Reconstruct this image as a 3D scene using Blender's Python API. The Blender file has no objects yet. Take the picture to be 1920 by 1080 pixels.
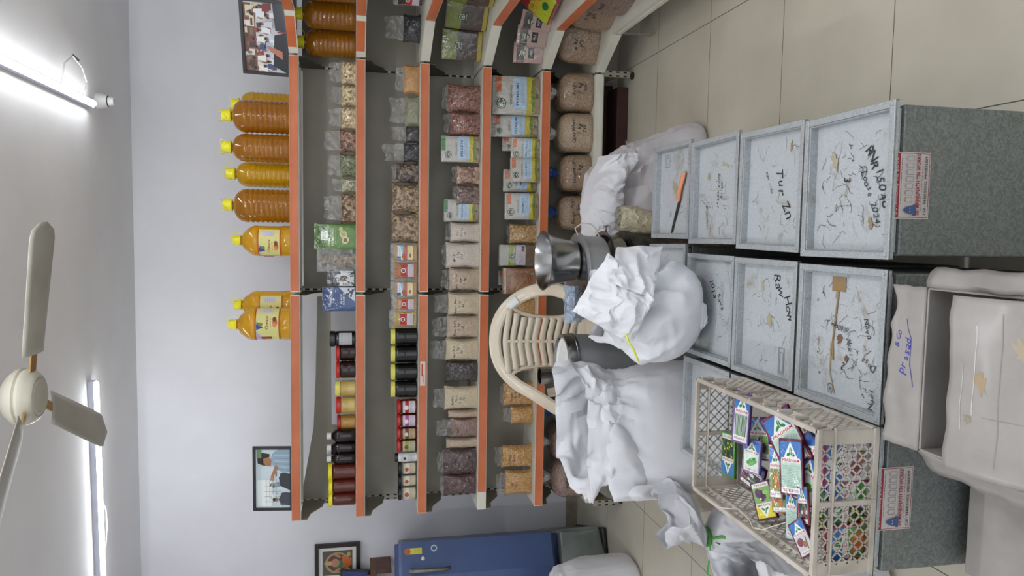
import bpy, math, random
from mathutils import Vector, Matrix, Euler, noise
random.seed(7)
PI = math.pi
C = bpy.context.scene.collection
# ------------------------------------------------------------------ camera
# The photograph was taken with the phone turned on its side: picture-left is up in the room.
FPX, PITCH, YAW = 1390.56, 0.2109, 0.0771
CX, CD, CH = 0.3558, 4.186, 1.6133
R_ = Vector((math.cos(YAW), math.sin(YAW), 0)); H_ = Vector((-math.sin(YAW), math.cos(YAW), 0)); Z_ = Vector((0, 0, 1))
F_ = H_*math.cos(PITCH) - Z_*math.sin(PITCH); U_ = H_*math.sin(PITCH) + Z_*math.cos(PITCH)
CAM = Vector((CX, -CD, CH))
cam = bpy.data.cameras.new('camera'); co = bpy.data.objects.new('camera', cam); C.objects.link(co)
cam.sensor_width = 36.0; cam.lens = FPX/1920*36.0; cam.clip_start = 0.05
m = Matrix((( -U_.x, R_.x, -F_.x), (-U_.y, R_.y, -F_.y), (-U_.z, R_.z, -F_.z))).to_4x4()
m.translation = CAM; co.matrix_world = m
bpy.context.scene.camera = co
# ------------------------------------------------------------------ world, exposure
sc = bpy.context.scene
sc.view_settings.view_transform = 'Standard'; sc.view_settings.look = 'None'
sc.view_settings.exposure = 0.22; sc.view_settings.gamma = 1.0
w = bpy.data.worlds.new('world'); sc.world = w; w.use_nodes = True
w.node_tree.nodes['Background'].inputs[0].default_value = (0.9, 0.95, 1.0, 1)
w.node_tree.nodes['Background'].inputs[1].default_value = 1.4
TUBE_POWER = 31.0
# ------------------------------------------------------------------ measuring helpers (pixel of the 1920x1080 photo -> metres)
def ray(px, py): return F_*FPX + R_*(540-py) + U_*(960-px)
def by(px, py, y): r = ray(px, py); return CAM + r*((y+CD)/r.y)
def bz(px, py, z): r = ray(px, py); return CAM + r*((z-CH)/r.z)
def bx(px, py, x): r = ray(px, py); return CAM + r*((x-CX)/r.x)
# ------------------------------------------------------------------ object helpers
def tag(o, label=None, cat=None, group=None, kind=None):
    if label: o['label'] = label
    if cat: o['category'] = cat
    if group: o['group'] = group
    if kind: o['kind'] = kind
    return o
def thing(name, label, cat, loc=(0, 0, 0), rz=0.0, group=None, rot=None):
    o = bpy.data.objects.new(name, None); C.objects.link(o)
    o.empty_display_size = 0.05; o.location = loc
    o.rotation_euler = rot if rot else (0, 0, rz)
    return tag(o, label, cat, group)
def copy_tree(o, parent=None):
    c = o.copy(); C.objects.link(c); c.parent = parent
    for ch in o.children: copy_tree(ch, c)
    return c
class B:
    """collects faces for ONE mesh object"""
    def __init__(s): s.v = []; s.f = []; s.m = []; s.c = []; s.col = False
    def face(s, idx, mat=0, col=None):
        s.f.append(idx); s.m.append(mat); s.c.append(col or (1, 1, 1, 1))
        if col: s.col = True
    def box(s, x0, x1, y0, y1, z0, z1, mat=0, M=None, col=None):
        n = len(s.v)
        for z in (z0, z1):
            for (x, y) in ((x0, y0), (x1, y0), (x1, y1), (x0, y1)):
                p = Vector((x, y, z)); s.v.append(M @ p if M else p)
        for q in ((0,3,2,1),(4,5,6,7),(0,1,5,4),(1,2,6,5),(2,3,7,6),(3,0,4,7)): s.face([n+i for i in q], mat, col)
        return s
    def bar(s, a, b, w, h, mat=0, up=(0, 0, 1)):
        a = Vector(a); b = Vector(b); d = b-a; L = d.length; d.normalize()
        u = Vector(up)
        if abs(d.dot(u)) > .98: u = Vector((0, 1, 0))
        sd = d.cross(u).normalized(); u = sd.cross(d)
        M = Matrix((( sd.x, d.x, u.x, a.x), (sd.y, d.y, u.y, a.y), (sd.z, d.z, u.z, a.z), (0, 0, 0, 1)))
        return s.box(-w/2, w/2, 0, L, -h/2, h/2, mat, M)
    def grid(s, fn, nu, nv, mat=0, closeu=False, flip=False, col=None):
        n = len(s.v); cu = nu if closeu else nu+1
        for j in range(nv+1):
            for i in range(cu): s.v.append(Vector(fn(i/nu, j/nv)))
        for j in range(nv):
            for i in range(nu):
                a = n+j*cu+i; b = n+j*cu+(i+1) % cu; c = b+cu; d = a+cu
                s.face([a, d, c, b] if flip else [a, b, c, d], mat, col)
        return s
    def fan(s, pts, mat=0, flip=False, col=None):
        n = len(s.v); s.v += [Vector(p) for p in pts]
        idx = list(range(n, n+len(pts)))
        s.face(idx[::-1] if flip else idx, mat, col); return s
    def lathe(s, prof, n=24, cx=0, cy=0, cz=0, mat=0, M=None, col=None):
        def fn(u, v):
            k = v*(len(prof)-1); r, z = prof[int(round(k))]
            p = Vector((cx+r*math.cos(2*PI*u), cy+r*math.sin(2*PI*u), cz+z)); return M @ p if M else p
        return s.grid(fn, n, len(prof)-1, mat, True, False, col)
    def tube(s, path, r, n=8, mat=0, closed=False, flat=1.0, caps=True):
        P = [Vector(p) for p in path]; N = len(P)
        rr = r if isinstance(r, (list, tuple)) else [r]*N
        base = len(s.v); up = Vector((0, 0, 1)); prev = None
        for i in range(N):
            if closed: t = P[(i+1) % N]-P[i-1]
            else: t = P[min(i+1, N-1)]-P[max(i-1, 0)]
            t.normalize()
            if prev is None:
                a = t.cross(up)
                if a.length < .1: a = t.cross(Vector((1, 0, 0)))
            else: a = prev - t*prev.dot(t)
            a.normalize(); prev = a; b = t.cross(a)
            for k in range(n):
                q = 2*PI*k/n; s.v.append(P[i] + a*math.cos(q)*rr[i] + b*math.sin(q)*rr[i]*flat)
        for i in range(N if closed else N-1):
            for k in range(n):
                a_ = base+i*n+k; b_ = base+i*n+(k+1) % n; c_ = base+((i+1) % N)*n+(k+1) % n; d_ = base+((i+1) % N)*n+k
                s.face([a_, b_, c_, d_], mat)
        if not closed and caps:
            s.face([base+k for k in range(n)][::-1], mat); s.face([base+(N-1)*n+k for k in range(n)], mat)
        return s
    def prism(s, poly, a0, a1, axis='y', mat=0):
        def P(p, a):
            return {'y': Vector((p[0], a, p[1])), 'x': Vector((a, p[0], p[1])), 'z': Vector((p[0], p[1], a))}[axis]
        n = len(s.v); k = len(poly)
        s.v += [P(p, a0) for p in poly] + [P(p, a1) for p in poly]
        s.face([n+i for i in range(k)], mat); s.face([n+k+i for i in range(k)][::-1], mat)
        for i in range(k): j = (i+1) % k; s.face([n+i, n+k+i, n+k+j, n+j], mat)
        return s
    def build(s, name, mats, parent=None, smooth=True, bevel=0, sub=0, solid=0, angle=0.6):
        me = bpy.data.meshes.new(name); me.from_pydata([tuple(v) for v in s.v], [], s.f)
        if not isinstance(mats, (list, tuple)): mats = [mats]
        for x in mats: me.materials.append(MAT[x] if isinstance(x, str) else x)
        me.polygons.foreach_set('material_index', s.m)
        if s.col:
            at = me.color_attributes.new('Col', 'FLOAT_COLOR', 'CORNER'); k = 0; data = []
            for f, c in zip(s.f, s.c): data += list(c)*len(f)
            at.data.foreach_set('color', data)
        me.validate(); me.update()
        if smooth:
            me.polygons.foreach_set('use_smooth', [True]*len(me.polygons))
            try: me.set_sharp_from_angle(angle=angle)
            except Exception: pass
        o = bpy.data.objects.new(name, me); C.objects.link(o); o.parent = parent
        if solid: md = o.modifiers.new('solid', 'SOLIDIFY'); md.thickness = solid; md.offset = 0
        if bevel: md = o.modifiers.new('bevel', 'BEVEL'); md.width = bevel; md.segments = 2; md.limit_method = 'ANGLE'
        if sub: md = o.modifiers.new('sub', 'SUBSURF'); md.levels = sub; md.render_levels = sub
        return o
def col(h, a=1.0):
    """sRGB hex -> linear"""
    h = h.lstrip('#'); h = ''.join(c*2 for c in h) if len(h) == 3 else h; r = [int(h[i:i+2], 16)/255 for i in (0, 2, 4)]
    return tuple((x/12.92 if x <= .04045 else ((x+.055)/1.055)**2.4) for x in r) + (a,)
# ------------------------------------------------------------------ materials
MAT = {}
def base(name):
    mt = bpy.data.materials.new(name); mt.use_nodes = True; nt = mt.node_tree
    MAT[name] = mt; return mt, nt, nt.nodes['Principled BSDF'], nt.nodes.new, nt.links.new
def setp(p, **k):
    for a, b in k.items():
        a = {'color': 'Base Color', 'rough': 'Roughness', 'metal': 'Metallic', 'trans': 'Transmission Weight', 'ior': 'IOR', 'coat': 'Coat Weight', 'coatr': 'Coat Roughness', 'spec': 'Specular IOR Level', 'sheen': 'Sheen Weight', 'sss': 'Subsurface Weight'}[a]
        p.inputs[a].default_value = b
def ramp(new, stops):
    r = new('ShaderNodeValToRGB'); e = r.color_ramp.elements
    while len(e) < len(stops): e.new(.5)
    for k, (p, c) in enumerate(stops): e[k].position = p; e[k].color = c
    return r
def noisy(name, c1, c2, scale=8, rough=.5, metal=0, bump=0, bscale=None, detail=4, **kw):
    """plain surface whose colour drifts between two near tones"""
    mt, nt, p, new, link = base(name); setp(p, rough=rough, metal=metal, **kw)
    tc = new('ShaderNodeTexCoord'); n = new('ShaderNodeTexNoise'); n.inputs['Scale'].default_value = scale; n.inputs['Detail'].default_value = detail
    link(tc.outputs['Object'], n.inputs['Vector'])
    r = ramp(new, [(.35, col(c1)), (.65, col(c2))]); link(n.outputs['Fac'], r.inputs[0]); link(r.outputs[0], p.inputs['Base Color'])
    if bump:
        n2 = new('ShaderNodeTexNoise'); n2.inputs['Scale'].default_value = bscale or scale*6; n2.inputs['Detail'].default_value = 5
        link(tc.outputs['Object'], n2.inputs['Vector'])
        b = new('ShaderNodeBump'); b.inputs['Strength'].default_value = bump; b.inputs['Distance'].default_value = .01
        link(n2.outputs['Fac'], b.inputs['Height']); link(b.outputs[0], p.inputs['Normal'])
    return mt
def grain(name, cols, scale=150, bump=.6, crinkle=.9, coat=.9, stretch=(1, 1, 1)):
    """loose food seen through a glossy crinkled plastic bag"""
    mt, nt, p, new, link = base(name); setp(p, rough=.75, coat=1.0, coatr=.05); p.inputs['Coat IOR'].default_value = 1.7
    tc = new('ShaderNodeTexCoord'); mp = new('ShaderNodeMapping'); mp.inputs['Scale'].default_value = stretch
    v = new('ShaderNodeTexVoronoi'); v.inputs['Scale'].default_value = scale
    link(tc.outputs['Object'], mp.inputs[0]); link(mp.outputs[0], v.inputs['Vector'])
    sp = new('ShaderNodeSeparateColor'); link(v.outputs['Color'], sp.inputs[0])
    st = [(i/(len(cols)-1) if len(cols) > 1 else 0, col(c)) for i, c in enumerate(cols)]
    r = ramp(new, st); link(sp.outputs[0], r.inputs[0]); link(r.outputs[0], p.inputs['Base Color'])
    b = new('ShaderNodeBump'); b.inputs['Strength'].default_value = min(1, bump*1.5) if scale < 160 else .12; b.inputs['Distance'].default_value = .85/scale; b.invert = True
    link(v.outputs['Distance'], b.inputs['Height']); link(b.outputs[0], p.inputs['Normal'])
    n2 = new('ShaderNodeTexNoise'); n2.inputs['Scale'].default_value = 20; n2.inputs['Detail'].default_value = 2; n2.inputs['Distortion'].default_value = 1.6
    link(tc.outputs['Object'], n2.inputs['Vector'])
    b2 = new('ShaderNodeBump'); b2.inputs['Strength'].default_value = crinkle; b2.inputs['Distance'].default_value = .024
    link(n2.outputs['Fac'], b2.inputs['Height']); link(b2.outputs[0], p.inputs['Coat Normal'])
    return mt
def printed(name, rough=.35, coat=.0, crinkle=0, metal=0):
    mt, nt, p, new, link = base(name); setp(p, rough=rough, coat=coat, coatr=.1, metal=metal)
    a = new('ShaderNodeAttribute'); a.attribute_name = 'Col'; link(a.outputs['Color'], p.inputs['Base Color'])
    if crinkle:
        tc = new('ShaderNodeTexCoord'); n2 = new('ShaderNodeTexNoise'); n2.inputs['Scale'].default_value = 18; n2.inputs['Detail'].default_value = 3; n2.inputs['Distortion'].default_value = 1.0
        link(tc.outputs['Object'], n2.inputs['Vector'])
        b2 = new('ShaderNodeBump'); b2.inputs['Strength'].default_value = crinkle; b2.inputs['Distance'].default_value = .014
        link(n2.outputs['Fac'], b2.inputs['Height']); link(b2.outputs[0], p.inputs['Coat Normal']); link(b2.outputs[0], p.inputs['Normal'])
    return mt
printed('paper_print', .55); printed('gloss_print', .3, .9, .5); printed('flat_print', .5, .3); printed('ink', .6)
def film(name, c='#dcdcda', alpha=.22, rough=.15):
    mt, nt, p, new, link = base(name); setp(p, color=col(c), rough=rough, coat=.6, coatr=.08)
    tc = new('ShaderNodeTexCoord'); n = new('ShaderNodeTexNoise'); n.inputs['Scale'].default_value = 25; n.inputs['Detail'].default_value = 3; n.inputs['Distortion'].default_value = 1.5
    link(tc.outputs['Object'], n.inputs['Vector'])
    r = ramp(new, [(.4, (alpha*.6,)*3+(1,)), (.7, (min(1, alpha*2),)*3+(1,))]); link(n.outputs['Fac'], r.inputs[0]); link(r.outputs[0], p.inputs['Alpha'])
    b = new('ShaderNodeBump'); b.inputs['Strength'].default_value = .9; b.inputs['Distance'].default_value = .015
    link(n.outputs['Fac'], b.inputs['Height']); link(b.outputs[0], p.inputs['Normal'])
    return mt
film('clear_film'); film('blue_film', '#1f55b8', .75); film('cloudy_film', '#e6e4e2', .5)
noisy('wall_paint', '#dddde1', '#e3e3e7', 2.5, .85, bump=.05, bscale=260)
noisy('ceiling_paint', '#e8e7e8', '#eeedee', 2, .9, bump=.05, bscale=200)
noisy('skirting_tile', '#8d8474', '#a29a8a', 12, .35)
noisy('steel_beige', '#8b867a', '#989284', 3, .5, bump=.03, bscale=300)
noisy('shelf_white', '#d4d2c4', '#dddbcd', 5, .42)
noisy('strip_orange', '#c4683c', '#cf744a', 6, .38)
noisy('slot_dark', '#15120f', '#1c1815', 9, .9)
noisy('rubber_dark', '#2b2420', '#3a302a', 20, .7)
noisy('red_box', '#2c1210', '#381714', 14, .7)
noisy('black_plastic', '#121214', '#19191b', 30, .35)
noisy('black_frame', '#1a1a1c', '#242428', 30, .4)
noisy('dark_wood', '#1f1412', '#2d1c18', 30, .45)
noisy('brown_wood', '#5a3a2c', '#6b4634', 20, .5)
noisy('yellow_plastic', '#e6dc1c', '#efe62c', 20, .35)
noisy('pale_yellow_lid', '#d9d25a', '#e2db6c', 20, .4)
noisy('bracket_dark', '#3a342c', '#474036', 10, .5)
noisy('red_lid', '#b01a16', '#c4251f', 20, .35)
noisy('white_plastic', '#d9d9d6', '#e4e4e1', 20, .4)
noisy('steel', '#8e8e8d', '#a3a3a2', 6, .22, metal=1.0, bump=.02, bscale=60)
noisy('steel_dull', '#9b9d9e', '#adafb0', 8, .42, metal=.6, bump=.03, bscale=60)
noisy('cream_plastic', '#d3c7b2', '#dbd0bc', 4, .22)
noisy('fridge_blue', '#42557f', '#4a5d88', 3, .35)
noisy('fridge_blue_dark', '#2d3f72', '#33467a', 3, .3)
noisy('fridge_grey', '#6f7672', '#818883', 6, .35)
noisy('metal_grey', '#7c7a74', '#8b8983', 20, .35, metal=.7)
noisy('wire_white', '#c9c6c0', '#d8d5d0', 40, .6)
noisy('twine', '#c9bfae', '#d6ccbb', 40, .8)
noisy('green_ribbon', '#3e8a33', '#57a046', 40, .45)
noisy('yellow_string', '#dfe63a', '#ecf060', 40, .5)
noisy('orange_handle', '#d98a62', '#e49a74', 30, .4)
noisy('blade', '#33302f', '#5a5654', 30, .35, metal=.8)
noisy('fan_cream', '#a9a596', '#b7b3a4', 6, .3)
noisy('fan_blade', '#98968a', '#a6a498', 6, .4)
noisy('fan_gold', '#a98c58', '#b99b66', 6, .3, metal=.8)
noisy('batten_white', '#b9bccb', '#c5c8d6', 6, .4)
def emit(name, c, s):
    mt = bpy.data.materials.new(name); mt.use_nodes = True; nt = mt.node_tree; nt.nodes.clear()
    e = nt.nodes.new('ShaderNodeEmission'); o = nt.nodes.new('ShaderNodeOutputMaterial')
    e.inputs[0].default_value = c; e.inputs[1].default_value = s; nt.links.new(e.outputs[0], o.inputs[0]); MAT[name] = mt
emit('tube_light', (0.93, 0.965, 1.0, 1), TUBE_POWER); emit('fill_tube_light', (0.95, 0.97, 1.0, 1), TUBE_POWER*3.15)  # the brighter emission is for the added fill tubes
def liquid(name, c, rough=.08, trans=.6, emis=0):
    mt, nt, p, new, link = base(name); setp(p, color=col(c), rough=rough, trans=trans, ior=1.35, coat=.6, coatr=.05)
    lw = new('ShaderNodeTexNoise'); lw.inputs['Scale'].default_value = 9
    tc = new('ShaderNodeTexCoord'); link(tc.outputs['Object'], lw.inputs['Vector'])
    b = new('ShaderNodeBump'); b.inputs['Strength'].default_value = .15; b.inputs['Distance'].default_value = .02
    link(lw.outputs['Fac'], b.inputs['Height']); link(b.outputs[0], p.inputs['Normal'])
    return mt
liquid('oil_amber', '#bd7c16'); liquid('oil_gold', '#e6b216'); liquid('oil_yellow', '#f7bd1c')
liquid('honey_dark', '#2a0f0a', trans=.15); liquid('honey_light', '#c99a4a', trans=.3); liquid('syrup_dark', '#1a0c0e', trans=.1)
liquid('pickle_red', '#5c2312', trans=.05); liquid('ghee_black', '#0b0c0c', trans=.05); liquid('glass_clear', '#cfd2cc', trans=.85)
noisy('honey_cream', '#b89a4c', '#c9ae66', 10, .3, coat=.6); noisy('powder_cream', '#c9b48c', '#d6c4a0', 30, .5, coat=.5)
noisy('powder_brown', '#8a5a34', '#9c6a42', 30, .5, coat=.5)
# floor: large vitrified tiles
def floor_mat():
    mt, nt, p, new, link = base('floor_tile'); setp(p, rough=.22, spec=.5)
    tc = new('ShaderNodeTexCoord'); n = new('ShaderNodeTexNoise'); n.inputs['Scale'].default_value = 3; n.inputs['Detail'].default_value = 8
    link(tc.outputs['Object'], n.inputs['Vector'])
    r = ramp(new, [(.3, col('#b9b3a2')), (.7, col('#c5bfae'))]); link(n.outputs['Fac'], r.inputs[0])
    sx = new('ShaderNodeSeparateXYZ'); link(tc.outputs['Object'], sx.inputs[0])
    def line(out, off, pitch):
        a = new('ShaderNodeMath'); a.operation = 'SUBTRACT'; a.inputs[1].default_value = off; link(out, a.inputs[0])
        b = new('ShaderNodeMath'); b.operation = 'PINGPONG'; b.inputs[1].default_value = pitch/2; link(a.outputs[0], b.inputs[0])
        c = new('ShaderNodeMath'); c.operation = 'LESS_THAN'; c.inputs[1].default_value = .0016; link(b.outputs[0], c.inputs[0]); return c
    lx = line(sx.outputs[0], 1.338, .638); ly = line(sx.outputs[1], -.34, .607)
    mx = new('ShaderNodeMath'); mx.operation = 'MAXIMUM'; link(lx.outputs[0], mx.inputs[0]); link(ly.outputs[0], mx.inputs[1])
    mix = new('ShaderNodeMix'); mix.data_type = 'RGBA'; link(mx.outputs[0], mix.inputs[0]); link(r.outputs[0], mix.inputs[6]); mix.inputs[7].default_value = col('#4c483f')
    link(mix.outputs[2], p.inputs['Base Color'])
floor_mat()
# galvanised tin with spangle; whitish lids with rusty smears
def tin_mat(name, c1, c2, stain, metal=.55, rough=.45, scale=70, stainc='#7d6a4c'):
    mt, nt, p, new, link = base(name); setp(p, rough=rough, metal=metal)
    tc = new('ShaderNodeTexCoord'); v = new('ShaderNodeTexVoronoi'); v.inputs['Scale'].default_value = scale
    d = new('ShaderNodeTexNoise'); d.inputs['Scale'].default_value = 30; d.inputs['Detail'].default_value = 3
    link(tc.outputs['Object'], d.inputs['Vector'])
    ad = new('ShaderNodeMix'); ad.data_type = 'RGBA'; ad.inputs[0].default_value = .035
    link(tc.outputs['Object'], ad.inputs[6]); link(d.outputs['Color'], ad.inputs[7]); link(ad.outputs[2], v.inputs['Vector'])
    sp = new('ShaderNodeSeparateColor'); link(v.outputs['Color'], sp.inputs[0])
    r = ramp(new, [(.1, col(c1)), (.9, col(c2))]); link(sp.outputs[0], r.inputs[0])
    n = new('ShaderNodeTexNoise'); n.inputs['Scale'].default_value = 11; n.inputs['Detail'].default_value = 9; n.inputs['Roughness'].default_value = .7; n.inputs['Distortion'].default_value = .6
    oi = new('ShaderNodeObjectInfo'); va = new('ShaderNodeVectorMath'); va.operation = 'ADD'; link(tc.outputs['Object'], va.inputs[0]); link(oi.outputs['Random'], va.inputs[1])
    link(va.outputs[0], n.inputs['Vector'])
    rs = ramp(new, [(.56, (0, 0, 0, 1)), (.72, (stain,)*3+(1,))]); link(n.outputs['Fac'], rs.inputs[0])
    mix = new('ShaderNodeMix'); mix.data_type = 'RGBA'; link(rs.outputs[0], mix.inputs[0]); link(r.outputs[0], mix.inputs[6]); mix.inputs[7].default_value = col(stainc)
    link(mix.outputs[2], p.inputs['Base Color'])
    b = new('ShaderNodeBump'); b.inputs['Strength'].default_value = .12; b.inputs['Distance'].default_value = .01
    link(d.outputs['Fac'], b.inputs['Height']); link(b.outputs[0], p.inputs['Normal'])
tin_mat('tin_side', '#686d6b', '#7f8481', .25, .45, .5, 210); tin_mat('tin_lid', '#adb2b5', '#b7bcbf', .8, .2, .5, 330); tin_mat('tin_rim', '#9a9fa1', '#afb3b5', .5, .35, .45, 330)
# woven polypropylene sack cloth
def sack_mat(name, c1, c2, rough=.5, trans=0):
    mt, nt, p, new, link = base(name); setp(p, rough=rough, sheen=.2)
    tc = new('ShaderNodeTexCoord'); n = new('ShaderNodeTexNoise'); n.inputs['Scale'].default_value = 5; n.inputs['Detail'].default_value = 6
    link(tc.outputs['Object'], n.inputs['Vector']); r = ramp(new, [(.35, col(c1)), (.65, col(c2))]); link(n.outputs['Fac'], r.inputs[0]); link(r.outputs[0], p.inputs['Base Color'])
    wv = new('ShaderNodeTexChecker'); wv.inputs['Scale'].default_value = 420; link(tc.outputs['Object'], wv.inputs['Vector'])
    n3 = new('ShaderNodeTexNoise'); n3.noise_type = 'RIDGED_MULTIFRACTAL'; n3.inputs['Scale'].default_value = 6; n3.inputs['Detail'].default_value = 3; n3.inputs['Distortion'].default_value = .8
    link(tc.outputs['Object'], n3.inputs['Vector'])
    b = new('ShaderNodeBump'); b.inputs['Strength'].default_value = .12; b.inputs['Distance'].default_value = .002; link(wv.outputs['Fac'], b.inputs['Height'])
    b2 = new('ShaderNodeBump'); b2.inputs['Strength'].default_value = .28; b2.inputs['Distance'].default_value = .012; link(n3.outputs['Fac'], b2.inputs['Height']); link(b.outputs[0], b2.inputs['Normal'])
    link(b2.outputs[0], p.inputs['Normal'])
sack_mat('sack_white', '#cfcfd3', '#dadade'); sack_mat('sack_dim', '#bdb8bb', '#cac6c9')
noisy('card_white', '#8f8a85', '#9e9994', 9, .6, bump=.2, bscale=14, coat=.3, coatr=.2)
noisy('card_inner', '#8d8884', '#9c9793', 9, .7, bump=.1, bscale=20)
noisy('card_torn', '#9c8468', '#b5a080', 30, .9)
noisy('crate_cream', '#a0978a', '#c4bcb0', 9, .5, bump=.1, bscale=40)
for nm, cs, scl, kw in [
    ('peanut_beige', ['#8b6f4c', '#cdb48a', '#e6d6b0'], 95, {}), ('nut_brown', ['#43271c', '#7a5240', '#ab8468'], 85, {}),
    ('herb_green', ['#40452c', '#646a45', '#898c66'], 95, {}), ('seed_grey', ['#6f6a58', '#a8a286', '#cfc9ad'], 110, {}),
    ('nut_walnut', ['#3d2a1d', '#84664a', '#c2a47c'], 75, {}), ('flour_ochre', ['#a97b48', '#b5874f', '#bf9159'], 200, {}),
    ('flour_sage', ['#77785c', '#83846a', '#8f9078'], 200, {}), ('dark_seed', ['#151416', '#2a2a2e', '#3b3b40'], 180, {}),
    ('mushroom_dark', ['#1d1512', '#4c3d33', '#85715e'], 70, {}), ('dried_beige', ['#5b4835', '#8f7658', '#b79d79'], 75, {}),
    ('red_peanut', ['#5e362c', '#86564a', '#a47866'], 120, {}), ('round_nut', ['#7b5b4c', '#a58470', '#c5a792'], 50, {}),
    ('flour_white', ['#b9ada0', '#c2b6aa', '#cabfb3'], 260, {}), ('flour_tan', ['#a3907a', '#ad9a84', '#b7a58f'], 260, {}),
    ('flour_cream', ['#b5a588', '#bfaf92', '#c8ba9e'], 260, {}), ('flour_pink', ['#a38e78', '#ae9a84', '#b9a690'], 260, {}),
    ('ragi_dark', ['#33201f', '#402a28', '#4d3533'], 260, {}), ('ragi_maroon', ['#3f2425', '#4b2e2e', '#5a3a39'], 260, {}),
    ('black_grain', ['#17110f', '#241b18', '#302521'], 260, {}), ('wheat', ['#8a6436', '#b48c55', '#cfae7c'], 150, {}),
    ('dal_yellow', ['#94672f', '#b38543', '#c9a066'], 170, {}), ('rice_brown', ['#7a614b', '#927a62', '#a48d75'], 260, {}),
    ('rice_tan', ['#8f7960', '#a48f75', '#b5a188'], 260, {}), ('rice_red', ['#6a5048', '#80655b', '#93796e'], 260, {}),
    ('salt_pink', ['#b3938a', '#c0a297', '#ccb0a5'], 200, {}), ('orange_powder', ['#9c5c32', '#a6683a', '#b07444'], 260, {}),
    ('tan_powder', ['#a07a4c', '#ab8656', '#b69264'], 260, {}), ('olive_powder', ['#9c8440', '#a88f4a', '#b39b58'], 260, {}),
    ('pink_lump', ['#5e4a45', '#7c655d', '#8f7a70'], 48, {})]:
    grain(nm, cs, scl, **kw)
# ------------------------------------------------------------------ flat art: text and shapes laid on a surface
_T = {}
def text_mesh(s, bold=0, shear=0):
    k = (s, bold, shear)
    if k in _T: return _T[k]
    cu = bpy.data.curves.new('txt', 'FONT'); cu.body = s; cu.size = 1; cu.offset = bold; cu.shear = shear; cu.resolution_u = 2
    o = bpy.data.objects.new('txt', cu); C.objects.link(o)
    dg = bpy.context.evaluated_depsgraph_get(); dg.update()
    me = bpy.data.meshes.new_from_object(o.evaluated_get(dg))
    vs = [(v.co.x, v.co.y) for v in me.vertices]; fs = [list(p.vertices) for p in me.polygons]
    C.objects.unlink(o); bpy.data.objects.remove(o); bpy.data.meshes.remove(me); bpy.data.curves.remove(cu)
    if vs:
        x0 = min(v[0] for v in vs); x1 = max(v[0] for v in vs); y0 = min(v[1] for v in vs); y1 = max(v[1] for v in vs)
    else: x0 = x1 = y0 = y1 = 0
    if y1 > 1.6 and bold: return text_mesh(s, 0, shear)
    _T[k] = (vs, fs, (x0, x1, y0, y1)); return _T[k]
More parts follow.
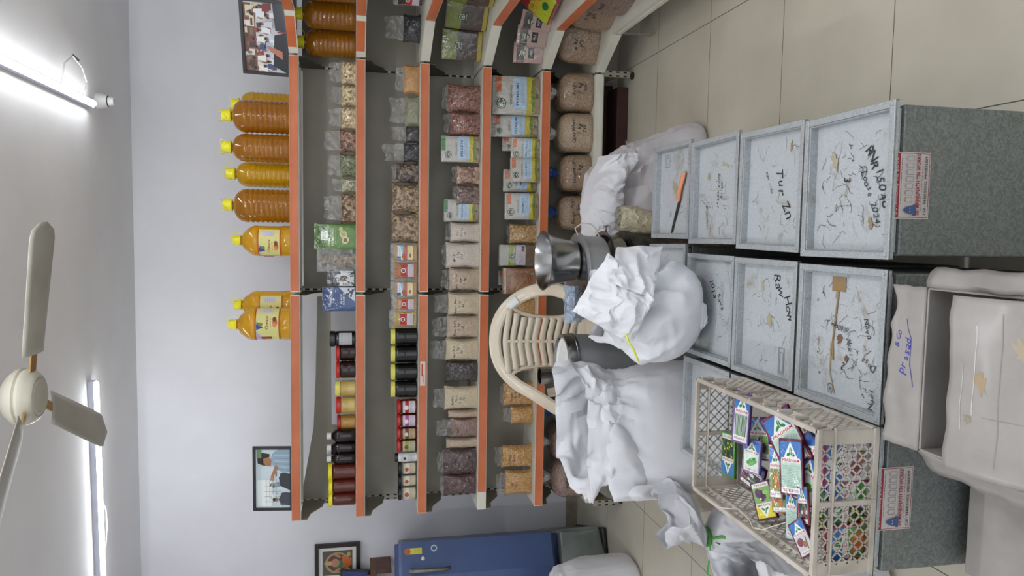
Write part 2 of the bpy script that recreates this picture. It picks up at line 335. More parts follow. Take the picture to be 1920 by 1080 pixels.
class Art:
    """fn(x, z, off) -> 3D point. All shapes go into builder b with material slot mat."""
    def __init__(s, b, fn, mat): s.b = b; s.fn = fn; s.mat = mat; s.k = 0; s.step = .00006; s.flat = False
    def off(s): s.k += 1; return s.step*8 + s.k*s.step
    def rect(s, x, z, w, h, c, n=None):
        o = s.off(); m_ = 1 if (n or s.flat) else max(1, min(18, int(h/.01)+1)); n = n or (1 if s.flat else max(1, min(18, int(w/.01)+1)))
        s.b.grid(lambda u, v: s.fn(x+(u-.5)*w, z+(v-.5)*h, o), n, m_, s.mat, col=col(c)); return s
    def poly(s, pts, c):
        o = s.off(); n = len(pts); cx = sum(p[0] for p in pts)/n; cz = sum(p[1] for p in pts)/n; R = max(math.hypot(p[0]-cx, p[1]-cz) for p in pts)
        if s.flat or R < .008: s.b.fan([s.fn(p[0], p[1], o) for p in pts], s.mat, col=col(c)); return s
        P = []
        for p, q in zip(pts, pts[1:]+pts[:1]):
            k = max(1, int(math.hypot(q[0]-p[0], q[1]-p[1])/.015)); P += [(p[0]+(q[0]-p[0])*i/k, p[1]+(q[1]-p[1])*i/k) for i in range(k)]
        m_ = max(1, min(6, int(R/.012))); N = len(P); base_ = len(s.b.v); cc = col(c)
        s.b.v.append(Vector(s.fn(cx, cz, o)))
        for r in range(1, m_+1):
            for p in P: s.b.v.append(Vector(s.fn(cx+(p[0]-cx)*r/m_, cz+(p[1]-cz)*r/m_, o)))
        for i in range(N):
            j = (i+1) % N; s.b.face([base_, base_+1+i, base_+1+j], s.mat, cc)
            for r in range(m_-1): a_ = base_+1+r*N; s.b.face([a_+i, a_+N+i, a_+N+j, a_+j], s.mat, cc)
        return s
    def ell(s, x, z, rx, rz, c, n=14, rot=0):
        ca, sa = math.cos(rot), math.sin(rot)
        return s.poly([(x+rx*math.cos(2*PI*i/n)*ca-rz*math.sin(2*PI*i/n)*sa, z+rx*math.cos(2*PI*i/n)*sa+rz*math.sin(2*PI*i/n)*ca) for i in range(n)], c)
    def line(s, pts, w, c):
        for a, b_ in zip(pts, pts[1:]):
            dx, dz = b_[0]-a[0], b_[1]-a[1]; L = math.hypot(dx, dz) or 1; nx, nz = -dz/L*w/2, dx/L*w/2
            s.poly([(a[0]+nx, a[1]+nz), (a[0]-nx, a[1]-nz), (b_[0]-nx, b_[1]-nz), (b_[0]+nx, b_[1]+nz)], c)
        return s
    def text(s, t, x, z, h, c, w=None, rot=0, bold=0, shear=0, cap=.73):
        """centred text, h = letter height; w squeezes it to a width"""
        vs, fs, (x0, x1, y0, y1) = text_mesh(t, bold, shear)
        if not vs: return s
        sc_ = h/cap; sx_ = (w/(x1-x0)) if w else sc_; o = s.off(); ca, sa = math.cos(rot), math.sin(rot); n = len(s.b.v)
        for v in vs:
            a = (v[0]-(x0+x1)/2)*sx_; b_ = (v[1]-cap/2)*sc_
            s.b.v.append(Vector(s.fn(x+a*ca-b_*sa, z+a*sa+b_*ca, o)))
        for f in fs: s.b.face([n+i for i in f], s.mat, col(c))
        return s
    def hand(s, t, x, z, h, c=None, rot=0, seed=0, adv=.68, bold=0.0):
        """handwriting: every letter a little off"""
        rr = random.Random(sum(map(ord, t))+seed); c = c or '#1b1c1e'; L = len(t); ca, sa = math.cos(rot), math.sin(rot)
        for i, ch in enumerate(t):
            if ch == ' ': continue
            d = (i-(L-1)/2)*h*adv/.73*.8; e = rr.uniform(-.18, .18)*h; s.text(ch, x+d*ca-e*sa, z+d*sa+e*ca, h*rr.uniform(.85, 1.15), c, rot=rot+rr.uniform(-.2, .2), bold=bold, shear=.25)
        return s
    def scribble(s, x, z, w, h, c, rows=4, lw=.0009):
        """illegible small print"""
        rr = random.Random(int((x+z)*1e4) & 0xffff)
        for i in range(rows):
            zz = z+h/2-(i+.5)*h/rows; xx = x-w/2
            while xx < x+w/2-.002:
                L = rr.uniform(.003, .012); s.rect(min(xx+L/2, x+w/2-.001), zz, L, lw, c, 1); xx += L+.002
        return s
# ------------------------------------------------------------------ the room
WY, HZ = 0.922, 2.974            # back wall, ceiling height
XL, XR, YF = -2.7, 2.15, -6.2
def struct(name, b, mt, **k): return tag(b.build(name, mt, **k), kind='structure')
struct('floor', B().box(XL-.1, XR+.1, YF, WY+.1, -.1, 0), 'floor_tile', smooth=False)
struct('ceiling', B().box(XL-.1, XR+.1, YF, WY+.1, HZ, HZ+.1), 'ceiling_paint', smooth=False)
struct('wall_back', B().box(XL-.1, XR+.1, WY, WY+.1, 0, HZ), 'wall_paint', smooth=False)
struct('wall_right', B().box(XR, XR+.1, YF, WY, 0, HZ), 'wall_paint', smooth=False)
struct('wall_left', B().box(XL-.1, XL, YF, WY, 0, HZ), 'wall_paint', smooth=False)
struct('baseboard_back', B().box(XL, XR, WY-.01, WY, 0, .085), 'skirting_tile', smooth=False)
struct('baseboard_right', B().box(XR-.01, XR, YF, WY-.01, 0, .085), 'skirting_tile', smooth=False)
# LED batten lights on the ceiling, and three added fill tubes
def tube_light(label, x, y, rz, L=1.2, hook=None, em='tube_light'):
    t = thing('tube_light', label, 'ceiling light', (x, y, HZ), rz)
    B().box(0, L, -.018, .018, -.028, 0).box(-.004, 0, -.02, .02, -.034, 0).box(L, L+.004, -.02, .02, -.034, 0).build('housing', 'batten_white', t, smooth=False)
    B().prism([(-.016, -.028)]+[(.016*-math.cos(a), -.028-.02*math.sin(a)) for a in [i*PI/8 for i in range(1, 8)]]+[(.016, -.028)], .004, L-.004, 'x').build('diffuser', em, t)
    if hook: B().tube(hook, .0035, 6).build('cable', 'wire_white', t)
    return t
tube_light('glowing white tube light on the ceiling, parallel to the back wall', -.465, .045, PI-.03,
           hook=[(.62, -.01, -.01), (.66, -.06, -.02), (.74, -.1, -.03), (.84, -.11, -.03), (.93, -.08, -.03), (1.0, -.02, -.02)])
t = tube_light('glowing white tube light on the ceiling, running towards the camera above the right shelves', .99, .13, -PI/2,
           hook=[(.1, .02, -.02), (.06, .1, -.02), (.12, .16, -.02), (.25, .19, -.02), (.36, .13, -.02), (.4, .02, -.02)])
B().tube([(.17, .185, -.02), (.24, .193, -.02)], .006, 6).build('tape', 'black_plastic', t)
tube_light('added fill tube on the ceiling over the rows of tins, out of the picture', .9, -2.45, PI, em='fill_tube_light')  # this tube and the next two: unseen, added to brighten floor and lids
tube_light('added fill tube on the ceiling left of the tins, out of the picture', -1.45, -2.2, -PI/2*.98, em='fill_tube_light')
tube_light('added fill tube on the ceiling right of the tins, out of the picture', 1.5, -2.2, -PI/2, em='fill_tube_light')
t = thing('bulb_holder', 'small white cone shaped bulb holder on the ceiling beyond the right tube light', 'bulb holder', (1.03, .29, HZ))
B().lathe([(.0, 0), (.045, 0), (.043, -.02), (.03, -.055), (.0, -.06)], 20).build('base', 'white_plastic', t)
B().lathe([(.0, -.055), (.026, -.055), (.02, -.085), (.0, -.088)], 16).build('socket', 'white_plastic', t)
B().lathe([(.03, -.052), (.031, -.056), (.027, -.058)], 16).build('ring', 'black_plastic', t)
# ceiling fan
FZ = 2.61
t = thing('ceiling_fan', 'cream ceiling fan with three blades hanging from the ceiling', 'fan', (-.2, -1.55, FZ), 0)
B().lathe([(0, -.005), (.055, -.007), (.062, -.002), (.066, -.004), (.078, .004), (.083, .014), (.088, .018), (.092, .03), (.088, .04), (.094, .046), (.09, .062), (.07, .085), (.03, .11), (0, .115)], 36).build('motor_housing', 'fan_cream', t)
B().tube([(0, 0, .1), (0, 0, HZ-FZ-.02)], .012, 12).build('downrod', 'fan_cream', t)
B().lathe([(0, -.085), (.035, -.085), (.055, -.04), (.058, 0), (0, 0)], 24, cz=HZ-FZ).build('canopy', 'fan_cream', t)
for k in range(3):
    a = math.radians(-3+120*k); M = Matrix.Rotation(a, 4, 'Z') @ Matrix.Translation((0, 0, .028)) @ Matrix.Rotation(math.radians(7), 4, 'Y') @ Matrix.Rotation(math.radians(-9), 4, 'X')
    def bl(u, v):
        x = .14+.43*v; wd = .058+.012*v; ed = 1 if v < .86 else math.sqrt(max(0, 1-((v-.86)/.14)**2))*.75+.25
        y = (u-.5)*2*wd*ed; return M @ Vector((x+.0*y, y, -.006*(1-(2*u-1)**2)))
    bb = B().grid(bl, 6, 16).build('blade', 'fan_blade', t, solid=.003)
    B().box(.085, .19, -.016, .016, -.006, .0, M=M).box(.15, .2, -.035, .035, -.004, .002, M=M).build('blade_bracket', 'fan_gold', bb, smooth=False)
# ------------------------------------------------------------------ shelving
ZS = [1.9255, 1.5757, 1.2273, .8782, .5344, .2139]
TOP = [z+.023 for z in ZS]
DEP = .3235
def slots(b, x, y, z0, z1, mat=1, dx=.011, hw=.004):
    z = z0+.03
    while z < z1-.02:
        for s in (-1, 1): b.box(x+s*dx-hw, x+s*dx+hw, y-.0012, y+.001, z-.0095, z+.0095, mat)
        z += .045
def bracket_poly(z): return [(DEP-.01, z), (.01, z), (.01, z-.04), (.1, z-.055), (.2, z-.115), (DEP-.01, z-.13)]
def leg(b, x, s):
    b.prism([(.0, .205), (.0, .03), (.02, .03), (.07, .07), (.2, .09), (DEP+.02, .09), (DEP+.02, .205)], x-.002, x+.002, 'x')
    b.box(x-.018, x+.018, -.003, 0, .03, .19); slots(b, x, -.003, .03, .19)
    b.lathe([(0, 0), (.02, 0), (.022, .01), (.012, .014), (.012, .035), (0, .035)], 12, x, .02, 0, 2)
def bay(label, x, ups, panels, cut4=None, dark=False):
    t = thing('shelving_rack', label, 'shelving', (x, 0, 0)); W = .64
    for s in ups:
        b = B().box(s*W-.018, s*W+.018, DEP, DEP+.03, .02, 1.95); slots(b, s*W, DEP, .25, 1.93, 1 if s < 0 else 3, .011 if s < 0 else .002, .004 if s < 0 else .003)
        leg(b, s*W, s)
        if s > 0: b.box(s*W-.005, s*W+.005, DEP-.001, DEP+.0, .22, 1.9, 1)  # dark strip paints the joint's shade, pale slots paint light showing through
        b.build('upright', ['steel_beige', 'slot_dark', 'rubber_dark', 'shelf_white'], t, smooth=False)
        for z in ZS[:5]:
            bracket = B().prism(bracket_poly(z-.02), s*(W-.008)-.0012, s*(W-.008)+.0012, 'x').build('bracket', 'steel_beige' if s < 0 else 'bracket_dark', t, smooth=False)
    for k, z in enumerate(ZS):
        b = B().box(-W+.006, W-.006, .0121, DEP-.004, z+.001, z+.023).box(-W+.006, W-.006, 0, .012, z-.028, z+.023).box(-W+.0065, W-.0065, DEP-.012, DEP-.003, z-.02, z+.0005)
        sh = b.build('shelf', 'shelf_white', t, smooth=False, bevel=.002)
        if k < 5:
            x0 = -W+.008 if not (cut4 and k == 3) else cut4
            o = B().box(x0+(0.006), W-.012, -.007, -.0005, z-.0225, z+.0215).box(x0+.006, W-.012, -.009, -.007, z-.0225, z-.0185).box(x0+.006, W-.012, -.009, -.007, z+.0175, z+.0215)
            o.build('price_strip', 'strip_orange', sh, smooth=False)
        else: B().box(-W+.008, W-.008, -.006, -.0005, z-.02, z+.0).build('edge_trim', 'shelf_white', sh, smooth=False)
    for z0, z1 in panels:
        B().box(-W+(.02 if -1 in ups else .008), W-.008, DEP-.002, DEP-.0005, z0+.002, z1-.002).build('back_panel', 'steel_beige', t, smooth=False)
    B().box(-W+.01, W-.01, .29, .294, .03, .2).build('shade_panel', 'red_box', t, smooth=False)  # dark sheet standing in for the shade under the base shelf
    return t
L = bay('left bay of the grey steel shelving with orange shelf strips, nearest the blue fridge', -.64, (-1, 1), [(.22, .5), (.5, .85), (.85, 1.2), (1.2, 1.56)], cut4=-.53)
bay('middle bay of the grey steel shelving with orange shelf strips, behind the sacks and tins', .643, (1,), [(.22, .5), (.5, .85), (.85, 1.2), (1.2, 1.56), (1.56, 1.9)])
# panel with a curved edge in the top of the left bay, the painted wall shows above and below it
pts = [(595, 556), (592, 700), (588, 800), (578, 860), (566, 925), (566, 936), (668, 932), (668, 800), (622, 796), (620, 556)]
pw = [by(a, c, DEP) for a, c in pts]
B().prism([(p.x+.64, p.z) for p in pw], DEP-.002, DEP+.002, 'y').build('back_panel', 'steel_beige', L, smooth=False)
# price sticker left on the third strip
st = B(); A = Art(st, lambda x, z, o: Vector((x, -.0075-o, z)), 0); c = by(793, 700, 0)
A.rect(c.x+.64, ZS[2], .14, .03, '#d8c4bc'); A.rect(c.x+.66, ZS[2]+.003, .07, .008, '#b8402c'); A.rect(c.x+.61, ZS[2]-.004, .05, .004, '#c77'+'b6a')
tag(st.build('price_sticker', 'paper_print', L, smooth=False), 'torn pale price sticker')
def corner_units():
    t = thing('shelving_rack', 'corner unit of the grey steel shelving with angled shelf fronts', 'shelving', (1.29, 0, 0))
    for k, z in enumerate(ZS):
        poly = [(.0, .0), (.145, -.27), (.47, -.27), (.47, DEP), (.0, DEP)]
        sh = B().prism(poly, z+.001, z+.023, 'z').bar((.0, .002, z-.003), (.145, -.268, z-.003), .008, .05).build('shelf', 'shelf_white', t, smooth=False)
        if k < 2: B().bar((.02, -.042, z), (.125, -.238, z), .006, .044).build('price_strip', 'strip_orange', sh, smooth=False)
    B().box(0, .47, DEP-.002, DEP+.002, .22, 1.9).build('back_panel', 'steel_beige', t, smooth=False)
    B().box(.468, .472, -.27, DEP-.004, .22, 1.9).build('side_panel', 'steel_beige', t, smooth=False)
    r = thing('shelving_rack', 'right bay of the grey steel shelving, running towards the camera at the picture edge', 'shelving', (1.436, -.275, 0))
    for k, z in enumerate(ZS):
        sh = B().box(.0121, .32, -1.28, -.004, z+.001, z+.023).box(0, .012, -1.28, -.004, z-.028, z+.023).build('shelf', 'shelf_white', r, smooth=False)
        if k < 5: B().box(-.007, -.0005, -1.27, -.015, z-.0225, z+.0215).build('price_strip', 'strip_orange', sh, smooth=False)
        else: B().box(-.006, -.0005, -1.27, -.015, z-.02, z).build('edge_trim', 'shelf_white', sh, smooth=False)
    for y in (-.02, -1.26):
        b = B().box(.325, .355, y-.018, y+.018, .02, 1.95)
        b.prism([(.0, .205), (.0, .03), (.02, .03), (.07, .07), (.33, .09), (.33, .205)], y-.002, y+.002, 'y') if False else b.box(.0, .33, y-.002, y+.002, .09, .2)
        b.box(0, .004, y-.018, y+.018, .02, .19).build('upright', 'steel_beige', r, smooth=False)
    B().box(.321, .324, -1.28, -.004, .22, 1.9).build('back_panel', 'steel_beige', r, smooth=False)
corner_units()
# ------------------------------------------------------------------ framed pictures
def framed(name, label, cx, y, z0, W, H, fw, lean, rz, art, mat='black_frame', depth=.018, group=None):
    t = thing(name, label, 'picture', (cx, y, z0), rot=(-lean, 0, rz))
    b = B().box(-W/2, W/2, -depth, 0, 0, fw).box(-W/2, W/2, -depth, 0, H-fw, H).box(-W/2, -W/2+fw, -depth, 0, fw, H-fw).box(W/2-fw, W/2, -depth, 0, fw, H-fw)
    b.build('frame', mat, t, smooth=False, bevel=.001)
    p = B().box(-W/2+fw*.8, W/2-fw*.8, -.008, -.002, fw*.8, H-fw*.8, col=col('#c9ccd2')); A = Art(p, lambda x, z, o: Vector((x, -.0082-o, z)), 0)
    art(A, W-2*fw, H-2*fw, fw); p.build('picture', 'flat_print', t, smooth=False); return t
def art_group(A, w, h, f):
    rr = random.Random(3); A.rect(0, f+h/2, w, h, '#c9c8cc'); A.rect(-w*.02, f+h*.86, w, h*.28, '#6d4a42'); A.rect(w*.3, f+h*.85, w*.3, h*.2, '#d9cfae')
    for q in range(40): A.rect(rr.uniform(-.48, .48)*w, f+h*rr.uniform(.6, .97), rr.uniform(.01, .04), rr.uniform(.008, .03), rr.choice(['#8a3a34', '#cfc3a0', '#4a3a34', '#d9d6d0', '#7a6a5c', '#a34a3c']), 1)
    for i in range(26):
        x = rr.uniform(-.46, .46)*w; zz = f+h*rr.uniform(.36, .82); c = rr.choice(['#dfe3ea', '#c7cdd8', '#e8e4df', '#7c2f2c', '#39507a', '#d8b25a', '#b8bcc6', '#ece9e4', '#dfe3ea'])
        A.poly([(x-.018, zz-.05), (x+.018, zz-.05), (x+.013, zz-.004), (x-.013, zz-.004)], c); A.poly([(x-.018, zz-.045), (x-.01, zz-.01), (x-.024, zz-.03)], '#9a6f54'); A.ell(x, zz+.006, .008, .011, '#8a5f48'); A.ell(x, zz+.013, .0085, .007, '#241c1b')
    A.poly([(-w*.5, f), (w*.1, f), (w*.05, f+h*.28), (-w*.4, f+h*.33)], '#1d2028'); A.poly([(w*.1, f), (w*.5, f), (w*.5, f+h*.3), (w*.12, f+h*.25)], '#262b36')
    A.rect(-w*.12, f+h*.4, w*.12, h*.16, '#a8b8cc', 1); A.poly([(-w*.3, f+h*.1), (-w*.18, f+h*.1), (-w*.1, f+h*.45), (-w*.14, f+h*.47)], '#b5745a')
    A.rect(w*.1, f+h*.05, w*.02, h*.3, '#8b2a2c', 1)
def art_pair(A, w, h, f):
    A.rect(0, f+h/2, w, h, '#c9d6dc'); A.rect(-w*.25, f+h*.75, w*.45, h*.4, '#e6ece9')
    for q in range(4): A.line([(-w*.4+q*.03, f+h*.3), (-w*.4+q*.03, f+h*.75)], .002, '#6a6f72'); A.line([(-w*.45, f+h*(.4+.1*q)), (0, f+h*(.4+.1*q))], .0015, '#7b8285')
    rr = random.Random(5)
    for q in range(26): A.rect(rr.uniform(-.47, .1)*w, f+h*rr.uniform(.08, .6), rr.uniform(.008, .03), rr.uniform(.006, .02), rr.choice(['#b9c6c9', '#7f8f96', '#dfe5e4', '#54616a', '#a3b8c0', '#8a9c8c']), 1)
    A.poly([(w*.12, f), (w*.5, f), (w*.5, f+h*.34), (w*.44, f+h*.5), (w*.3, f+h*.58), (w*.18, f+h*.45), (w*.1, f+h*.2)], '#8fa6b8')   # striped shirt
    for q in range(7): A.line([(w*(.14+.05*q), f+h*.02), (w*(.17+.045*q), f+h*.46)], .0022, '#c3d0da' if q % 2 else '#54708a')
    A.poly([(w*.21, f+h*.56), (w*.22, f+h*.74), (w*.27, f+h*.86), (w*.36, f+h*.86), (w*.38, f+h*.66), (w*.32, f+h*.54)], '#a2714f')      # face
    A.poly([(w*.22, f+h*.76), (w*.26, f+h*.94), (w*.38, f+h*.96), (w*.44, f+h*.82), (w*.42, f+h*.6), (w*.37, f+h*.6), (w*.36, f+h*.8), (w*.27, f+h*.84)], '#241d1a')   # hair
    A.rect(w*.24, f+h*.735, w*.03, h*.015, '#2a1e18', 1); A.rect(w*.245, f+h*.63, w*.035, h*.012, '#7a4038', 1)
    A.poly([(w*.0, f+h*.5), (w*.2, f+h*.34), (w*.24, f+h*.42), (w*.03, f+h*.57)], '#a2714f'); A.poly([(-w*.04, f+h*.47), (w*.03, f+h*.46), (w*.04, f+h*.56), (-w*.03, f+h*.58)], '#b58663')
    A.poly([(-w*.2, f), (w*.08, f), (w*.1, f+h*.22), (w*.02, f+h*.33), (-w*.12, f+h*.3)], '#2c3138'); A.poly([(-w*.46, f), (-w*.24, f), (-w*.24, f+h*.24), (-w*.36, f+h*.34), (-w*.45, f+h*.25)], '#3c444c')
    A.ell(-w*.36, f+h*.42, .010, .014, '#8f6448'); A.ell(-w*.36, f+h*.47, .0105, .008, '#241d1a'); A.rect(w*.42, f+h*.9, w*.14, h*.14, '#6f8a5c')
def art_seat(A, w, h, f):
    A.rect(0, f+h/2, w, h, '#e4e4de'); A.rect(0, f+h*.5, w*.76, h*.8, '#57504a')
    A.ell(0, f+h*.5, w*.33, h*.33, '#a9955a', 24); A.ell(0, f+h*.5, w*.27, h*.27, '#5e4038', 24); A.poly([(-w*.1, f+h*.12), (w*.12, f+h*.12), (w*.2, f+h*.38), (-w*.18, f+h*.38)], '#cf6a38')
    A.ell(-w*.05, f+h*.45, w*.13, h*.1, '#2f7a55'); A.ell(.0, f+h*.56, w*.13, h*.11, '#b98468'); A.ell(0, f+h*.7, w*.07, h*.07, '#c9a27c'); A.poly([(-.015, f+h*.75), (.015, f+h*.75), (0, f+h*.88)], '#c9a94a')
    A.ell(-w*.22, f+h*.5, w*.04, h*.1, '#b98468', rot=.5); A.ell(w*.22, f+h*.5, w*.04, h*.1, '#b98468', rot=-.5); A.ell(w*.25, f+h*.2, w*.08, h*.05, '#b9a95a'); A.ell(-w*.25, f+h*.2, w*.08, h*.05, '#c7b36a')
a, b_ = by(545, 957, .16), by(476, 838, .16)
framed('framed_photo', 'framed colour photograph of two people on top of the left bay', (a.x+b_.x)/2, .16, TOP[0]+.002, .375, .225, .016, .14, .0, art_pair)
framed('framed_photo', 'black framed group photograph leaning on top of the corner unit', 1.385, .13, TOP[0]+.002, .40, .26, .018, .13, -.42, art_group)
a = by(590, 1022, .9); b2 = by(675, 1025, .9)
framed('framed_print', 'dark framed devotional print with a white mount on the back wall', a.x-.14, .915, b2.z, .28, a.z-b2.z, .026, .0, 0, art_seat, 'dark_wood', .025)
q = by(640, 1074, .80)
t = thing('framed_photo', 'small dark blue frame in front of the devotional print', 'picture', (q.x-.06, .80, 1.5), rot=(-.15, 0, 0))
B().box(-.07, .07, -.008, .008, 0, .2).build('frame', 'black_frame', t, smooth=False, bevel=.002); B().box(-.058, .058, -.0095, -.0082, .014, .186).build('picture', 'fridge_blue_dark', t, smooth=False)
q = by(700, 1062, .78); t = thing('wall_shelf', 'small brown wooden wall shelf under the devotional print', 'shelf', (q.x, WY, 1.46))
B().box(-.42, 0, -.2, 0, 0, .04).box(-.42, -.39, -.2, 0, -.1, 0).box(-.03, 0, -.2, -.0, -.1, 0).build('shelf_board', 'brown_wood', t, smooth=False, bevel=.003)
B().box(-.4, -.03, -.2, -.195, .04, .08).build('rail', 'brown_wood', t, smooth=False, bevel=.002)
# ------------------------------------------------------------------ fridge at the left edge
t = thing('refrigerator', 'blue single door refrigerator with a grey base drawer, against the back wall', 'fridge', (-1.842, .228, 0), rz=.35)
# local: front towards -y, right side at x=+.28
def front(x):  # slightly bowed door with a crease
    return -.03+(.08-x)*.16+.25*(.08-x)**2*.3 if x < .08 else -.03+(x-.08)*.22
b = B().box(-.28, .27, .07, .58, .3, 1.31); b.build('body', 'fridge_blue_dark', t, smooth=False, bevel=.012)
prof = [(-.28, .06)]+[(x, front(x)) for x in [-.28+.56*i/14 for i in range(15)]]+[(.28, .062)]
def door(z0, z1):
    d = B(); n = 12
    for j in range(n+1):
        z = z0+(z1-z0)*j/n; k = 0
        e = min(j, n-j)/n; sh = 0 if e > .12 else (1-e/.12)**2*.03
        zz = z0+(z1-z0)*(math.sin((j/n-.5)*PI)/2+.5)
        for (x, y) in prof: d.v.append(Vector((x*(1-sh*.8), y+sh*(.6 if y < .05 else 0), zz)))
    N = len(prof)
    for j in range(n):
        for i in range(N): a1 = j*N+i; a2 = j*N+(i+1) % N; d.face([a1, a2, a2+N, a1+N], 0)
    d.face(list(range(N))[::-1]); d.face([n*N+i for i in range(N)]); return d
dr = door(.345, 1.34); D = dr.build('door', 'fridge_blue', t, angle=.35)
st = B(); A = Art(st, lambda x, z, o: Vector((x, front(x)-o-.0005, z)), 0)
A.rect(.225, 1.24, .035, .09, '#d9cf4a'); A.ell(.225, 1.285, .02, .02, '#b4653e'); A.scribble(.225, 1.22, .026, .05, '#4a4030', 6); st.build('sticker', 'paper_print', D, smooth=False)
st = B(); A = Art(st, lambda x, z, o: Vector((x, front(x)-o-.0005, z)), 0); A.ell(.235, 1.12, .02, .02, '#c8ccd4'); A.ell(.235, 1.12, .012, .014, '#3b5a8c'); st.build('sticker', 'paper_print', D, smooth=False)
B().tube([(.115, front(.115), 1.255), (.115, -.075, 1.27), (.115, -.085, 1.25), (.115, -.08, 1.14), (.115, -.075, 1.07), (.115, -.055, 1.04), (.115, front(.115), 1.03)], [.013]*4+[.011]*3, 10).build('handle', 'metal_grey', D)
B().lathe([(0, .0), (.012, 0), (.012, .006), (0, .007)], 12, M=Matrix.Translation((.18, front(.18), 1.19)) @ Matrix.Rotation(PI/2, 4, 'X')).build('lock', 'steel', D)
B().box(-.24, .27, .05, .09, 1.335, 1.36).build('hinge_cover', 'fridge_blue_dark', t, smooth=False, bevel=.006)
def pb(x): return -.07+(.05-x)*.05 if x < .05 else -.07+(x-.05)*.35*(1+(x-.05)*2)
b = B(); N = 16
for j, (z, e) in enumerate([(.03, .02), (.06, .03), (.2, .02), (.27, .0), (.3, -.02)]):
    for i in range(N+1):
        x = -.29+.58*i/N; b.v.append(Vector((x*(1+e), pb(x)-e*1.2, z)))
for j in range(4):
    for i in range(N): a1 = j*(N+1)+i; b.face([a1, a1+1, a1+N+2, a1+N+1])
b.build('base_drawer', 'fridge_grey', t); B().box(-.28, .28, .0, .56, .03, .3).build('base_body', 'fridge_grey', t, smooth=False, bevel=.01)
B().box(-.29, .29, -.06, .56, .005, .035).build('plinth', 'black_plastic', t, smooth=False, bevel=.01)
# ------------------------------------------------------------------ goods: one builder per kind
SOFT = lambda a, p: (1-abs(a)**p)**(1/p) if abs(a) < 1 else 0.0
def nz(v, s=1.0): return noise.noise(Vector(v)*s)
def pillow(b, w, h, d, mat=0, seed=0, corner=.035, bot=.8, top=.35, nu=14, nv=12, lump=.006):
    """filled bag standing on its bottom seam; returns front surface function y(x,z)"""
    def half(s, t):          # s -1..1, t 0..1
        T = bot+(1-bot)*math.sin(min(1, t/.35)*PI/2) if t < .35 else top+(1-top)*math.cos((t-.35)/.65*PI/2)**.7
        return d/2*max(.04, SOFT(s, 2.6))*T
    def wid(t): return w/2*(1+corner*2*(abs(2*t-1)**4)-.04*math.sin(t*PI))
    def pt(s, t, sgn):
        X = s*wid(t); y = sgn*half(s, t); q = (X*9+seed, t*h*9, sgn*3+seed*.7)
        if abs(s) < .98: y += lump*nz(q)*sgn
        return Vector((X+lump*.5*nz((t*h*20, seed, s)), y, t*h+(corner*.6*w*abs(s)**3 if t > .95 else 0)))
    b.grid(lambda u, v: pt(2*u-1, v, -1), nu, nv, mat); b.grid(lambda u, v: pt(1-2*u, v, 1), nu, nv, mat)
    b.grid(lambda u, v: pt(2*u-1, 0, 1).lerp(pt(2*u-1, 0, -1), v), nu, 1, mat, flip=False)
    b.grid(lambda u, v: pt(2*u-1, 1, -1).lerp(pt(2*u-1, 1, 1), v), nu, 1, mat)
    def front(x, z):
        t = max(0, min(1, z/h)); s = max(-.97, min(.97, x/wid(t))); return pt(s, t, -1).y
    return front
def film_sheet(b, w, h, z0, y0=0, seed=0, mat=0, amp=.018, lean=.0):
    def fn(u, v):
        x = (u-.5)*w*(1-.15*v+.12*nz((seed, v*2, 1))); k = .3+.7*v
        return Vector((x+.01*nz((u*4, v*3, seed)), y0+amp*k*nz((u*3.5+seed, v*3, 0))*2+lean*v, z0+h*v*(1+.25*nz((u*3, seed, 2)))))
    b.grid(fn, 12, 7, mat)
def bag(label, cat, pos, w, h, d, mt, fh=.05, text=None, rz=0, group=None, seed=None, th=.014, bot=.8, top=.35, inkc='#1b1714', name='grain_bag', shear=.3, filmmat='clear_film'):
    seed = seed if seed is not None else random.uniform(0, 50)
    t = thing(name, label, cat, pos, rz+random.uniform(-.07, .07), group); b = B(); f = pillow(b, w*.97, h, d, 0, seed, bot=bot, top=top)
    if text:
        A = Art(b, lambda x, z, o: Vector((x, f(x, z)-o-.0006, z)), 1); z = h*.78
        for k, s in enumerate(text): A.hand(s, -.004+.004*((k % 2)*2-1), z, th, inkc, rot=.04*(1-k), bold=.004); z -= th*1.75
    b.build('contents', [mt, 'ink'], t)
    if fh > 0: fb = B(); film_sheet(fb, w*.88, fh, h*.97, 0, seed); fb.build('film', filmmat, t)
    return t
def pouch_base(w, h, d, mats, c, t, bot=1.0, seed=0, name='pouch', top=.06, pw=5):
    b = B(); flat = pw >= 9; nzk = .0004 if flat else .0011; N = 6 if flat else 18
    def half(s, u): return d/2*max(.03, SOFT(s, pw))*(1 if u < .12 else max(top, math.cos((u-.12)/.88*PI/2)**.8))
    def pt(s, u, g): return Vector((s*w/2, g*(half(s, u)+.0015)+nzk*nz((s*3+seed, u*4, g)), u*h))
    cc = col(c)
    b.grid(lambda u, v: pt(2*u-1, v, -1), N, N, 0, col=cc); b.grid(lambda u, v: pt(1-2*u, v, 1), N, N, 0, col=cc)
    b.grid(lambda u, v: pt(2*u-1, 0, 1).lerp(pt(2*u-1, 0, -1), v), N, 1, 0, col=cc)
    b.grid(lambda u, v: pt(2*u-1, 1, -1).lerp(pt(2*u-1, 1, 1), v), N, 1, 0, col=cc)
    if flat:
        A = Art(b, lambda x, z, o: Vector((x, -(d/2+.0022)-o, z)), 0); A.flat = True; A.step = .00004; return b, A
    fr = lambda x, z: pt(max(-.97, min(.97, 2*x/w)), max(0, min(1, z/h)), -1).y
    return b, Art(b, lambda x, z, o: Vector((x, fr(x, z)-o-.0019, z)), 0)
